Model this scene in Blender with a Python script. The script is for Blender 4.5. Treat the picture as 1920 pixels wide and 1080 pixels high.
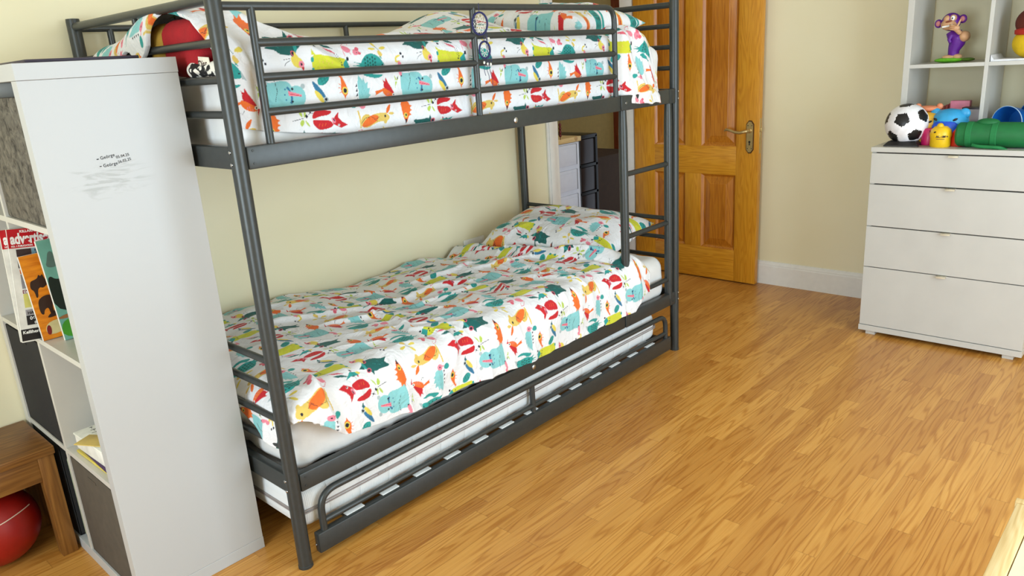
import bpy, bmesh, math, random
import numpy as np
from mathutils import Vector, Matrix
PI = math.pi
SC = bpy.context.scene
COL = SC.collection
for o in list(bpy.data.objects): bpy.data.objects.remove(o, do_unlink=True)

# ------------------------------------------------------------------ camera
YAW, PITCH, ROLL, FPX = 0.8102, 0.2919, -0.0656, 1419.13
CAM = Vector((-0.9461, -1.8252, 1.4089))
fwd = Vector((math.cos(PITCH)*math.sin(YAW), math.cos(PITCH)*math.cos(YAW), -math.sin(PITCH)))
rgt = Vector((math.cos(YAW), -math.sin(YAW), 0)); upv = rgt.cross(fwd)
r2 = rgt*math.cos(ROLL)+upv*math.sin(ROLL); u2 = -rgt*math.sin(ROLL)+upv*math.cos(ROLL)
cd = bpy.data.cameras.new('camera'); cam = bpy.data.objects.new('camera', cd); COL.objects.link(cam)
mw = Matrix((r2, u2, -fwd)).transposed().to_4x4(); mw.translation = CAM; cam.matrix_world = mw
cd.sensor_width = 36; cd.lens = 36*FPX/1920; cd.clip_start = 0.02; SC.camera = cam

# ------------------------------------------------------------------ world, lights, exposure
w = bpy.data.worlds.new('world'); SC.world = w; w.use_nodes = True
wb = w.node_tree.nodes['Background']; wb.inputs[0].default_value = (0.75, 0.86, 1, 1); wb.inputs[1].default_value = 1.0
def area(name, loc, rot, sx, sy, power, col):
    l = bpy.data.lights.new(name, 'AREA'); l.shape = 'RECTANGLE'; l.size = sx; l.size_y = sy; l.energy = power; l.color = col
    o = bpy.data.objects.new(name, l); COL.objects.link(o); o.location = loc; o.rotation_euler = rot; return o
area('window_and_fill_light', (1.15, -3.07, 1.13), (PI/2, 0, 0), 1.9, 1.85, 98, (0.73, 0.875, 1.0))
area('window_and_fill_light', (-2.67, -1.0, 1.2), (0, -PI/2, 0), 1.5, 1.2, 98, (0.76, 0.90, 1.0))  # fill light added behind the camera to lift the shadows
area('hall_fill_light', (3.0, 1.75, 2.3), (0, 0, 0), 0.3, 0.3, 3.5, (1.0, 0.86, 0.62))  # unseen light added in the hall, no lamp stands there
vs = SC.view_settings; vs.view_transform = 'Standard'; vs.look = 'None'; vs.gamma = 1; vs.use_curve_mapping = False; vs.exposure = -0.33

# ------------------------------------------------------------------ materials
def lin(c):
    return tuple((v/255/12.92 if v/255 <= 0.04045 else ((v/255+0.055)/1.055)**2.4) for v in c[:3])
class NT:
    def __init__(s, name):
        s.m = bpy.data.materials.new(name); s.m.use_nodes = True; s.t = s.m.node_tree
        s.b = s.t.nodes['Principled BSDF']; s._c = None
    def n(s, typ, **k):
        nd = s.t.nodes.new(typ)
        for a, v in k.items(): setattr(nd, a, v)
        return nd
    def put(s, sock, v):
        if isinstance(v, bpy.types.NodeSocket): s.t.links.new(v, sock)
        else: sock.default_value = v
    def math(s, op, a, b=None, c=None):
        nd = s.n('ShaderNodeMath', operation=op); s.put(nd.inputs[0], a)
        if b is not None: s.put(nd.inputs[1], b)
        if c is not None: s.put(nd.inputs[2], c)
        return nd.outputs[0]
    def obj(s):
        if s._c is None:
            g = s.n('ShaderNodeNewGeometry'); s._c = g.outputs['Position']
        return s._c
    def sep(s, v):
        nd = s.n('ShaderNodeSeparateXYZ'); s.put(nd.inputs[0], v); return nd.outputs
    def comb(s, x, y, z):
        nd = s.n('ShaderNodeCombineXYZ')
        for i, v in enumerate((x, y, z)): s.put(nd.inputs[i], v)
        return nd.outputs[0]
    def noise(s, vec, scale, detail=3, rough=0.5, dist=0.0):
        nd = s.n('ShaderNodeTexNoise'); s.put(nd.inputs['Vector'], vec); nd.inputs['Scale'].default_value = scale
        nd.inputs['Detail'].default_value = detail; nd.inputs['Roughness'].default_value = rough; nd.inputs['Distortion'].default_value = dist
        return nd.outputs['Fac']
    def ramp(s, fac, stops):
        nd = s.n('ShaderNodeValToRGB'); e = nd.color_ramp.elements
        while len(e) < len(stops): e.new(0.5)
        for i, (p, c) in enumerate(stops): e[i].position = p; e[i].color = (*lin(c), 1)
        s.put(nd.inputs[0], fac); return nd.outputs[0]
    def mix(s, f, a, b, bt='MIX'):
        nd = s.n('ShaderNodeMix', data_type='RGBA', blend_type=bt); s.put(nd.inputs[0], f)
        s.put(nd.inputs[6], a if isinstance(a, bpy.types.NodeSocket) else (*lin(a), 1))
        s.put(nd.inputs[7], b if isinstance(b, bpy.types.NodeSocket) else (*lin(b), 1))
        return nd.outputs[2]
    def bump(s, h, strength, dist=0.01):
        nd = s.n('ShaderNodeBump'); nd.inputs['Strength'].default_value = strength; nd.inputs['Distance'].default_value = dist
        s.put(nd.inputs['Height'], h); s.put(s.b.inputs['Normal'], nd.outputs[0])
    def set(s, **k):
        for a, v in k.items(): s.put(s.b.inputs[a.replace('_', ' ')], v)
        return s.m
MATS = {}
def pm(key, rgb, rough=0.5, metal=0.0, var=0.05, scale=30, bump=0.0, bscale=200, **k):
    if key in MATS: return MATS[key]
    t = NT(key); f = t.noise(t.obj(), scale, 4)
    lo = tuple(max(0, v*(1-var)) for v in rgb); hi = tuple(min(255, v*(1+var)) for v in rgb)
    c = t.ramp(f, [(0.3, lo), (0.7, hi)])
    t.set(Base_Color=c, Roughness=rough, Metallic=metal, **k)
    if bump: t.bump(t.noise(t.obj(), bscale, 3), bump, 0.002)
    MATS[key] = t.m; return t.m

def floor_mat():
    t = NT('oak_laminate'); x, y, z = t.sep(t.obj())
    W = 0.0595
    ry = t.math('DIVIDE', t.math('ADD', y, 0.143+W*60), W); row = t.math('FLOOR', ry); fy = t.math('FRACT', ry)
    wn = t.n('ShaderNodeTexWhiteNoise', noise_dimensions='1D'); t.put(wn.inputs['W'], row)
    rr = wn.outputs[0]
    ln_ = 0.52
    cx = t.math('ADD', t.math('DIVIDE', t.math('ADD', x, 5.0), ln_), t.math('MULTIPLY', rr, 7.3)); cell = t.math('FLOOR', cx); fx = t.math('FRACT', cx)
    wn2 = t.n('ShaderNodeTexWhiteNoise', noise_dimensions='2D'); t.put(wn2.inputs['Vector'], t.comb(cell, row, 0))
    rc = wn2.outputs[0]; r3 = t.sep(wn2.outputs[1])
    # grain: long streaks and cathedral arches, shifted per strip
    gx = t.math('ADD', x, t.math('MULTIPLY', rc, 13.0)); gy = t.math('ADD', y, t.math('MULTIPLY', r3[1], 7.0))
    v1 = t.comb(t.math('MULTIPLY', gx, 0.55), t.math('MULTIPLY', gy, 8.0), 0)
    warp = t.noise(v1, 1.6, 2, 0.5)
    rings = t.math('SINE', t.math('MULTIPLY', warp, 85.0))
    fine = t.noise(t.comb(t.math('MULTIPLY', gx, 5), t.math('MULTIPLY', gy, 160), 0), 1.5, 4, 0.7)
    fine2 = t.noise(t.comb(t.math('MULTIPLY', gx, 1.3), t.math('MULTIPLY', gy, 45), 0), 2.0, 3, 0.6)
    g = t.math('ADD', t.math('MULTIPLY', t.math('POWER', t.math('MULTIPLY', t.math('ADD', rings, 1.0), 0.5), 3.0), 0.26), t.math('ADD', t.math('MULTIPLY', fine, 0.45), t.math('MULTIPLY', fine2, 0.35)))
    col = t.ramp(g, [(0.2, (222, 168, 90)), (0.45, (209, 151, 73)), (0.70, (185, 124, 51)), (1.0, (152, 96, 34))])
    tint = t.ramp(rc, [(0.0, (226, 214, 198)), (0.5, (242, 237, 228)), (1.0, (255, 255, 252))])
    col = t.mix(1.0, col, tint, 'MULTIPLY')
    e1 = t.math('LESS_THAN', t.math('MINIMUM', fy, t.math('SUBTRACT', 1.0, fy)), 0.012)
    e2 = t.math('LESS_THAN', t.math('MINIMUM', fx, t.math('SUBTRACT', 1.0, fx)), 0.0022)
    edge = t.math('MULTIPLY', t.math('MAXIMUM', e1, e2), 0.3)
    col = t.mix(edge, col, (96, 60, 26))
    t.set(Base_Color=col, Roughness=t.math('ADD', 0.27, t.math('MULTIPLY', fine, 0.1)))
    t.b.inputs['Specular IOR Level'].default_value = 0.5
    t.bump(t.math('SUBTRACT', 0.0, g), 0.06, 0.001)
    return t.m
def wood_mat(key, axis, c1, c2, c3, rough=0.35, sc=1.0):
    if key in MATS: return MATS[key]
    t = NT(key); p = t.sep(t.obj()); a = [0, 0, 0]
    for i in range(3): a[i] = t.math('MULTIPLY', p[i], (0.9 if i == axis else 9.0)*sc)
    v = t.comb(*a); wv = t.noise(v, 1.7, 2, 0.5)
    rings = t.math('MULTIPLY', t.math('ADD', t.math('SINE', t.math('MULTIPLY', wv, 60.0)), 1.0), 0.5)
    for i in range(3): a[i] = t.math('MULTIPLY', p[i], (4 if i == axis else 130.0)*sc)
    fine = t.noise(t.comb(*a), 1.4, 3, 0.6)
    g = t.math('ADD', t.math('MULTIPLY', rings, 0.22), t.math('MULTIPLY', fine, 0.75))
    t.set(Base_Color=t.ramp(g, [(0.25, c1), (0.5, c2), (0.8, c3)]), Roughness=rough)
    t.bump(g, 0.05, 0.001); MATS[key] = t.m; return t.m
def wall_mat():
    t = NT('cream_wall_paint'); f = t.noise(t.obj(), 2.0, 3); f2 = t.noise(t.obj(), 900, 2)
    t.set(Base_Color=t.ramp(f, [(0.3, (236, 226, 189)), (0.7, (240, 231, 198))]), Roughness=0.55)
    t.bump(f2, 0.05, 0.001); return t.m
def concrete_mat():
    t = NT('grey_speckled_fabric'); f = t.noise(t.obj(), 35, 6, 0.75, 0.6)
    t.set(Base_Color=t.ramp(f, [(0.36, (34, 31, 27)), (0.47, (84, 79, 70)), (0.62, (112, 106, 94)), (0.8, (134, 128, 116))]), Roughness=0.8); return t.m
def smudge_white():
    t = NT('white_melamine_panel'); p = t.sep(t.obj())
    n1 = t.noise(t.comb(t.math('MULTIPLY', p[0], 5), p[1], t.math('MULTIPLY', p[2], 22)), 2.2, 4, 0.6, 1.0)
    # worn grey scuff band below the pen marks
    dz = t.math('ABSOLUTE', t.math('DIVIDE', t.math('SUBTRACT', p[2], 1.19), 0.055)); dx = t.math('ABSOLUTE', t.math('DIVIDE', t.math('ADD', p[0], 0.25), 0.12))
    m = t.math('MAXIMUM', t.math('SUBTRACT', 1.0, t.math('ADD', t.math('MULTIPLY', dz, dz), t.math('MULTIPLY', dx, dx))), 0.0)
    m = t.math('MULTIPLY', m, t.math('MULTIPLY', t.math('MAXIMUM', t.math('SUBTRACT', n1, 0.47), 0.0), 4.5))
    m = t.math('MINIMUM', m, 0.45)
    t.set(Base_Color=t.mix(m, (184, 185, 184), (138, 138, 130)), Roughness=0.38); t.bump(t.noise(t.obj(), 260, 3), 0.06, 0.001); return t.m
def print_mat():
    t = NT('animal_print_cotton'); a = t.n('ShaderNodeAttribute', attribute_name='print')
    n = t.noise(t.obj(), 900, 2)
    t.set(Base_Color=a.outputs['Color'], Roughness=0.82); t.b.inputs['Sheen Weight'].default_value = 0.1
    cr = t.math('ABSOLUTE', t.math('SUBTRACT', t.noise(t.obj(), 13, 3, 0.55, 1.2), 0.5)); cr2 = t.math('ABSOLUTE', t.math('SUBTRACT', t.noise(t.obj(), 31, 2, 0.5, 0.8), 0.5))
    t.bump(t.math('SUBTRACT', t.math('MULTIPLY', n, 0.04), t.math('ADD', cr, t.math('MULTIPLY', cr2, 0.45))), 0.55, 0.016); return t.m
def quilt_mat():
    t = NT('quilted_mattress_ticking'); p = t.sep(t.obj())
    k = t.n('ShaderNodeTexWave', wave_type='BANDS', bands_direction='X'); t.put(k.inputs['Vector'], t.obj()); k.inputs['Scale'].default_value = 60; k.inputs['Distortion'].default_value = 0.3
    fx = t.math('ABSOLUTE', t.math('SUBTRACT', t.math('FRACT', t.math('DIVIDE', p[0], 0.115)), 0.5))
    q = t.math('POWER', t.math('MULTIPLY', fx, 2.0), 10.0)
    t.set(Base_Color=t.mix(t.math('MULTIPLY', k.outputs['Fac'], 0.5), (232, 234, 234), (214, 218, 220)), Roughness=0.8)
    t.bump(t.math('SUBTRACT', t.math('MULTIPLY', k.outputs['Fac'], 0.12), q), 0.6, 0.006); return t.m

FLOOR = floor_mat(); WALL = wall_mat()
WHITE = pm('white_gloss_trim', (236, 234, 228), 0.35, var=0.01)
CEIL = pm('ceiling_paint', (240, 238, 230), 0.8, var=0.01)
MEL = smudge_white()
MEL2 = pm('white_melamine', (198, 195, 187), 0.35, var=0.012, scale=8, bump=0.05, bscale=260)
METAL = pm('grey_powder_coated_steel', (60, 63, 62), 0.36, 0.30, var=0.04, scale=60)
METAL_D = pm('grey_steel_caps', (58, 60, 58), 0.45, 0.3, var=0.04)
CHROME = pm('bright_zinc', (190, 190, 190), 0.25, 1.0, var=0.03)
SHEET = pm('white_cotton_sheet', (232, 231, 228), 0.85, var=0.012, bump=0.3, bscale=45)
OAKD = [wood_mat('varnished_oak_%s' % 'xyz'[a], a, (224, 160, 46), (214, 146, 36), (188, 118, 22), 0.32, 1.3) for a in range(3)]
OAKP = wood_mat('varnished_oak_panel', 2, (206, 134, 36), (192, 118, 28), (164, 92, 16), 0.32, 1.2)
BENCH = wood_mat('dark_oak_bench', 0, (146, 100, 46), (124, 80, 32), (92, 56, 20), 0.45)
PINE = wood_mat('pale_pine', 0, (236, 212, 160), (226, 196, 138), (206, 168, 104), 0.5)
PRINT = print_mat(); QUILT = quilt_mat()
def C(key, rgb, rough=0.45, **k): return pm(key, rgb, rough, **k)

# ------------------------------------------------------------------ mesh helpers
ORG = {}
class MB:
    """collects boxes, bars, tubes, lathes into ONE mesh (world coordinates)"""
    def __init__(s): s.v = []; s.f = []; s.mi = []; s.mats = []
    def add(s, vs, fs, mi=0):
        o = len(s.v); s.v += [tuple(p) for p in vs]; s.f += [tuple(i+o for i in f) for f in fs]; s.mi += [mi]*len(fs)
        return s
    def box(s, x0, x1, y0, y1, z0, z1, bev=0.0, M=None, mi=0):
        x0, x1 = min(x0, x1), max(x0, x1); y0, y1 = min(y0, y1), max(y0, y1); z0, z1 = min(z0, z1), max(z0, z1)
        if bev <= 0:
            vs = [Vector((x, y, z)) for x in (x0, x1) for y in (y0, y1) for z in (z0, z1)]
            fs = [(0, 1, 3, 2), (4, 6, 7, 5), (0, 4, 5, 1), (2, 3, 7, 6), (0, 2, 6, 4), (1, 5, 7, 3)]
        else:
            bm = bmesh.new(); bmesh.ops.create_cube(bm, size=1)
            for v in bm.verts: v.co = Vector(((x0+x1)/2+v.co.x*(x1-x0), (y0+y1)/2+v.co.y*(y1-y0), (z0+z1)/2+v.co.z*(z1-z0)))
            bmesh.ops.bevel(bm, geom=bm.edges[:], offset=min(bev, 0.45*min(x1-x0, y1-y0, z1-z0)), segments=2, profile=0.5, affect='EDGES')
            bm.verts.ensure_lookup_table(); vs = [v.co.copy() for v in bm.verts]; fs = [tuple(v.index for v in f.verts) for f in bm.faces]; bm.free()
        if M is not None: vs = [M @ p for p in vs]
        return s.add(vs, fs, mi)
    def tube(s, pts, r, n=14, closed=False, mi=0):
        pts = [Vector(p) for p in pts]; N = len(pts); rr = r if isinstance(r, (list, tuple)) else [r]*N
        vs = []; fs = []; up = None
        for i, p in enumerate(pts):
            a = pts[i-1] if (i or closed) else p; b = pts[(i+1) % N] if (i < N-1 or closed) else p
            d = (b-a).normalized()
            if up is None: up = d.orthogonal().normalized()
            up = (up-d*up.dot(d)).normalized(); q = d.cross(up)
            for k in range(n):
                t = 2*PI*k/n; vs.append(p+(up*math.cos(t)+q*math.sin(t))*rr[i])
        R = N if closed else N-1
        for i in range(R):
            j = (i+1) % N
            for k in range(n): fs.append((i*n+k, i*n+(k+1) % n, j*n+(k+1) % n, j*n+k))
        if not closed: fs += [tuple(range(n))[::-1], tuple((N-1)*n+k for k in range(n))]
        return s.add(vs, fs, mi)
    def lathe(s, prof, n=32, M=None, mi=0, cap=True):
        """prof = [(r, z)]"""
        vs = []; fs = []
        for r, z in prof:
            for k in range(n): vs.append(Vector((r*math.cos(2*PI*k/n), r*math.sin(2*PI*k/n), z)))
        for i in range(len(prof)-1):
            for k in range(n): fs.append((i*n+k, i*n+(k+1) % n, (i+1)*n+(k+1) % n, (i+1)*n+k))
        if cap and prof[0][0] > 1e-5: fs.append(tuple(range(n))[::-1])
        if cap and prof[-1][0] > 1e-5: fs.append(tuple((len(prof)-1)*n+k for k in range(n)))
        if M is not None: vs = [M @ p for p in vs]
        return s.add(vs, fs, mi)
    def ell(s, c, rx, ry, rz, M=None, nu=24, nv=14, mi=0, fn=None):
        vs = []; fs = []; c = Vector(c)
        for i in range(nv+1):
            a = -PI/2+PI*i/nv
            for k in range(nu):
                b = 2*PI*k/nu; p = Vector((rx*math.cos(a)*math.cos(b), ry*math.cos(a)*math.sin(b), rz*math.sin(a)))
                if fn: p = fn(p)
                if M is not None: p = M @ p
                vs.append(p+c)
        for i in range(nv):
            for k in range(nu): fs.append((i*nu+k, i*nu+(k+1) % nu, (i+1)*nu+(k+1) % nu, (i+1)*nu+k))
        return s.add(vs, fs, mi)
    def prism(s, poly, M, th, mi=0):
        """poly in the local xy plane, extruded 0..th in local z, placed by M"""
        n = len(poly); vs = [M @ Vector((p[0], p[1], 0)) for p in poly]+[M @ Vector((p[0], p[1], th)) for p in poly]
        fs = [tuple(range(n))[::-1], tuple(range(n, 2*n))]+[(i, (i+1) % n, n+(i+1) % n, n+i) for i in range(n)]
        return s.add(vs, fs, mi)
    def build(s, name, mat, parent=None, smooth=True, angle=40):
        return mk(name, np.array(s.v), s.f, mat, parent, smooth, angle, s.mi)
def mk(name, V, F, mat, parent=None, smooth=True, angle=40, mi=None, keep_org=None):
    V = np.asarray(V, float)
    if parent is not None: org = ORG[parent.name]
    else: org = Vector(((V[:, 0].min()+V[:, 0].max())/2, (V[:, 1].min()+V[:, 1].max())/2, V[:, 2].min()))
    me = bpy.data.meshes.new(name); me.from_pydata((V-np.array(org)).tolist(), [], F)
    for m in (mat if isinstance(mat, list) else [mat]): me.materials.append(m)
    if mi is not None and isinstance(mat, list): me.polygons.foreach_set('material_index', mi)
    bm = bmesh.new(); bm.from_mesh(me); bmesh.ops.remove_doubles(bm, verts=bm.verts, dist=1e-6) if len(V) < 60000 else None
    bmesh.ops.recalc_face_normals(bm, faces=bm.faces); bm.to_mesh(me); bm.free()
    if smooth:
        me.polygons.foreach_set('use_smooth', [True]*len(me.polygons)); me.set_sharp_from_angle(angle=math.radians(angle))
    o = bpy.data.objects.new(name, me); COL.objects.link(o)
    if parent is not None: o.parent = parent
    else: o.location = org
    ORG[o.name] = org
    return o
def thing(name, label, cat, loc, group=None):
    o = bpy.data.objects.new(name, None); COL.objects.link(o); o.location = loc; o.empty_display_size = 0.05
    ORG[o.name] = Vector(loc); return tag(o, label, cat, group)
def tag(o, label=None, cat=None, group=None, kind=None):
    if label: o['label'] = label
    if cat: o['category'] = cat
    if group: o['group'] = group
    if kind: o['kind'] = kind
    return o
def struct(mb, name, mat, **k): return tag(mb.build(name, mat, **k), kind='structure')
def frame(o, x, y):
    """matrix with local x, y axes given, local z = x cross y, at o"""
    x = Vector(x).normalized(); y = Vector(y).normalized(); z = x.cross(y)
    m = Matrix((x, y, z)).transposed().to_4x4(); m.translation = Vector(o); return m
def text(name, s, size, M, mat, parent, ext=0.0003, sx=1.0, bold=0.0, sp=1.0):
    cu = bpy.data.curves.new(name, 'FONT'); cu.body = s; cu.size = size; cu.extrude = ext; cu.offset = bold; cu.space_character = sp
    t = bpy.data.objects.new('tmp', cu); COL.objects.link(t); bpy.context.view_layer.update()
    me = bpy.data.meshes.new_from_object(t.evaluated_get(bpy.context.evaluated_depsgraph_get()))
    bpy.data.objects.remove(t, do_unlink=True); bpy.data.curves.remove(cu)
    org = ORG[parent.name]
    for v in me.vertices: v.co = (M @ Vector((v.co.x*sx, v.co.y, v.co.z)))-org
    me.materials.clear(); me.materials.append(mat); me.name = name
    o = bpy.data.objects.new(name, me); COL.objects.link(o); o.parent = parent; ORG[o.name] = org; return o
def fillet(pts, r, n=7):
    pts = [Vector(p) for p in pts]; out = [pts[0]]
    for i in range(1, len(pts)-1):
        a = (pts[i-1]-pts[i]); b = (pts[i+1]-pts[i]); ra = min(r, a.length*0.49, b.length*0.49); A = pts[i]+a.normalized()*ra; B = pts[i]+b.normalized()*ra
        for k in range(n+1):
            t = k/n; out.append(A*(1-t)**2+pts[i]*2*t*(1-t)+B*t*t)
    out.append(pts[-1]); return out

# ------------------------------------------------------------------ the room
YW, XF, YR, XB, H = 0.965, 3.345, -3.1, -2.7, 2.42
struct(MB().box(XB-.1, XF+.1, YR-.1, YW+.12, -.05, 0), 'floor', FLOOR, smooth=False)
struct(MB().box(XB-.1, XF+.1, YR-.1, YW+.12, H, H+.05), 'ceiling', CEIL, smooth=False)
D0, D1, DH = 2.425, 3.305, 2.02       # doorway in the bed-side wall
b = MB().box(XB-.1, D0-.02, YW, YW+.12, 0, H).box(D1+.02, XF+.1, YW, YW+.12, 0, H).box(D0-.02, D1+.02, YW, YW+.12, DH+.02, H)
struct(b, 'wall_left', WALL, smooth=False)
struct(MB().box(XF, XF+.1, YR-.1, YW, 0, H), 'wall_far', WALL, smooth=False)
def holed(axis, c0, c1, a0, a1, h0, h1, A0, A1):
    b = MB()
    for (p, q, z0, z1) in ((A0, a0, 0, H), (a1, A1, 0, H), (a0, a1, 0, h0), (a0, a1, h1, H)):
        b.box(p, q, c0, c1, z0, z1) if axis == 'x' else b.box(c0, c1, p, q, z0, z1)
    return b
struct(holed('x', YR-.1, YR, .15, 2.15, .15, 2.12, XB, XF), 'wall_right', WALL, smooth=False)
struct(holed('y', XB-.1, XB, -1.65, -.35, .4, 2.0, YR-.1, YW), 'wall_back', WALL, smooth=False)
b = MB(); T = .05
for (x0, x1, z0, z1) in ((.15, 2.15, .15, .2), (.15, 2.15, 2.07, 2.12), (.15, .2, .2, 2.07), (2.1, 2.15, .2, 2.07), (1.13, 1.17, .2, 2.07)): b.box(x0, x1, YR-.07, YR-.02, z0, z1, .004)
b.box(.1, 2.2, YR-.03, YR+.04, .12, .15, .004); struct(b, 'window_1', WHITE)
b = MB()
for (y0, y1, z0, z1) in ((-1.65, -.35, .4, .45), (-1.65, -.35, 1.95, 2.0), (-1.65, -1.60, .45, 1.95), (-.40, -.35, .45, 1.95), (-1.02, -.98, .45, 1.95)): b.box(XB-.07, XB-.02, y0, y1, z0, z1, .004)
b.box(XB-.03, XB+.04, -1.70, -.30, .37, .4, .004); struct(b, 'added_fill_window', WHITE)  # unseen window, added as the opening for the fill light
# skirting with a moulded top
def skirt(p, q, inward, name):
    p = Vector(p); q = Vector(q); d = (q-p).normalized(); n = Vector(inward)
    prof = [(0, 0), (.016, 0), (.016, .112), (.013, .118), (.013, .124), (.009, .130), (.006, .14), (0, .142)]
    M = frame(p, n, (0, 0, 1)); L = (q-p).length; sg = 1 if M.to_3x3() @ Vector((0, 0, 1)) @ d > 0 else -1
    struct(MB().prism(prof, M, L*sg), name, WHITE, smooth=False)
skirt((XF, -.5, 0), (XF, YW, 0), (-1, 0, 0), 'baseboard_far')
skirt((XF, YR, 0), (XF, -1.36, 0), (-1, 0, 0), 'baseboard_far')
skirt((-.0, YW, 0), (D0-.1, YW, 0), (0, -1, 0), 'baseboard_left')
skirt((XB, YW, 0), (-.42, YW, 0), (0, -1, 0), 'baseboard_left')
# door frame: architrave + lining
b = MB()
for (x0, x1) in ((D0-.085, D0-.005), (D1+.004, D1+.038)):
    b.box(x0, x1, YW-.014, YW, 0, DH+.06, .004); b.box(x0+.012, x1-.022 if x0 < 2.5 else x1-.012, YW-.02, YW-.012, 0, DH+.04, .003)
b.box(D0-.085, D1+.038, YW-.014, YW, DH+.0, DH+.07, .004)
for (x0, x1) in ((D0-.02, D0+.012), (D1-.002, D1+.02)): b.box(x0, x1, YW-.012 if x0 < 3 else YW, YW+.13, 0, DH+.01, .003)
b.box(3.268, D1+.02, YW+.035, YW+.13, 0, DH+.01, .003)
b.box(D0, D1, YW-.012, YW+.13, DH-.01, DH+.02, .003)
struct(b, 'trim_1', WHITE)

# ------------------------------------------------------------------ hall beyond the doorway
HW = pm('olive_hall_wall', (222, 208, 160), 0.6, var=0.02)
struct(MB().box(1.9, 5.4, YW+.12, 3.2, -.05, 0), 'floor', FLOOR, smooth=False)
struct(MB().box(1.9, 5.4, YW+.12, 3.3, H, H+.05), 'ceiling', CEIL, smooth=False)
struct(MB().box(1.9, 5.4, 3.2, 3.3, 0, H), 'wall_hall_back', HW, smooth=False)
struct(MB().box(4.5, 4.6, YW+.12, 3.2, 0, H), 'wall_hall_far', HW, smooth=False)
struct(MB().box(1.8, 1.9, YW+.12, 3.3, 0, H), 'wall_hall_near', HW, smooth=False)
HD = wood_mat('red_brown_hall_door', 2, (150, 70, 30), (128, 50, 20), (96, 34, 12), .4)
hd = struct(MB().box(4.44, 4.5, 1.28, 1.99, 0, 2.0, .004), 'door_2', HD)
b = MB()
for z0, z1 in ((.2, .8), (.95, 1.8)):
    for y0, y1 in ((1.37, 1.58), (1.68, 1.9)): b.box(4.43, 4.445, y0, y1, z0, z1, .006)
tag(b.build('door_panel', HD, hd), kind='structure')

# ------------------------------------------------------------------ the open panelled oak door
DX, DY0, DY1, DZ0, DZ1 = 3.26, .140, .988, .008, 1.99
dr = thing('door_1', 'varnished oak panelled door standing open against the far wall', 'door', (DX+.02, DY1, DZ0)); dr['kind'] = 'structure'
ys = [(DY0, .279), (.506, .618), (.838, DY1)]
rows = [(.205, .667), (.837, 1.83)]
b = MB()
for y0, y1 in (ys[0], ys[2]): b.box(DX, DX+.04, y0, y1, DZ0, DZ1, .0015)
b.build('door_stile', OAKD[2], dr)
b = MB()
for z0, z1 in ((DZ0, rows[0][0]), (rows[0][1], rows[1][0]), (rows[1][1], DZ1)): b.box(DX+.0004, DX+.0396, ys[0][1], ys[2][0], z0, z1, .001)
b.build('door_rail', OAKD[1], dr)
b = MB()
for z0, z1 in rows: b.box(DX+.0004, DX+.0396, ys[1][0], ys[1][1], z0, z1, .001)
b.build('door_mullion', OAKD[2], dr)
for y0, y1 in ((ys[0][1], ys[1][0]), (ys[1][1], ys[2][0])):
    for z0, z1 in rows:
        vs = []; fs = []
        prof = [(0, .0), (.004, .003), (.010, .010), (.014, .014), (.020, .014), (.024, .0125), (.058, .004), (.060, .0025)]
        for ins, dp in prof:
            vs += [Vector((DX+dp, y, z)) for y, z in ((y0+ins, z0+ins), (y1-ins, z0+ins), (y1-ins, z1-ins), (y0+ins, z1-ins))]
        for i in range(len(prof)-1):
            for k in range(4): fs.append((i*4+k, i*4+(k+1) % 4, (i+1)*4+(k+1) % 4, (i+1)*4+k))
        n = len(vs)-4; fs.append((n, n+1, n+2, n+3))
        m = MB().add(vs, fs); m.box(DX+.018, DX+.036, y0-.002, y1+.002, z0-.002, z1+.002)
        m.build('door_panel', OAKP, dr, angle=15)
BRASS = pm('aged_brass', (196, 172, 120), 0.35, 0.8, var=0.05); BRD = pm('dark_brass_edge', (84, 50, 26), 0.45, 0.5)
Mh = frame((DX, .192, .895), (0, -1, 0), (0, 0, 1))      # local z = -x, towards the room
def hexplate(w_, h_): return [(-w_, -h_+w_*.9), (-w_*.35, -h_), (w_*.35, -h_), (w_, -h_+w_*.9), (w_, h_-w_*.9), (w_*.35, h_), (-w_*.35, h_), (-w_, h_-w_*.9)]
hb = MB().prism(hexplate(.0235, .094), Mh, .004).build('handle_plate', BRD, dr, smooth=False)
b = MB().prism(hexplate(.0195, .088), Mh @ Matrix.Translation((0, 0, .0035)), .004)
b.build('handle_face', BRASS, hb, smooth=False)
b = MB(); kd = [(0, 0, -.033+.014)]
b.lathe([(.0065, 0), (.0065, .0012), (0, .0012)], 16, Mh @ Matrix.Translation((0, -.028, .0074))); b.box(-.003, .003, -.047, -.03, .0074, .0088, 0, Mh)
for sx in (-.012, .012):
    for sy in (-.066, .066): b.lathe([(.003, 0), (.002, .0015), (0, .0015)], 10, Mh @ Matrix.Translation((sx, sy, .0074)))
b.build('keyhole', C('black_hole', (16, 12, 10), .7), hb)
pts = [Mh @ Vector(p) for p in ((0, .037, .006), (0, .037, .04), (-.01, .036, .05), (-.04, .028, .052), (-.07, .031, .052), (-.1, .042, .052), (-.125, .046, .05), (-.138, .039, .048))]
b = MB().tube(fillet(pts, .01, 3), [.009]*2+[.0085]*30, 12) if 0 else MB().tube(pts, [.011, .010, .0095, .009, .0085, .0085, .009, .005], 14)
b.lathe([(.014, .007), (.014, .012), (.011, .016)], 20, Mh @ Matrix.Translation((0, .037, 0)))
b.build('door_handle', BRASS, dr, angle=60)
b = MB().box(DX+.010, DX+.030, DY0-.0015, DY0+.002, .80, 1.0, .0005).box(DX+.013, DX+.027, DY0-.010, DY0, .925, .948, .002)
b.build('latch', BRASS, dr)

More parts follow.
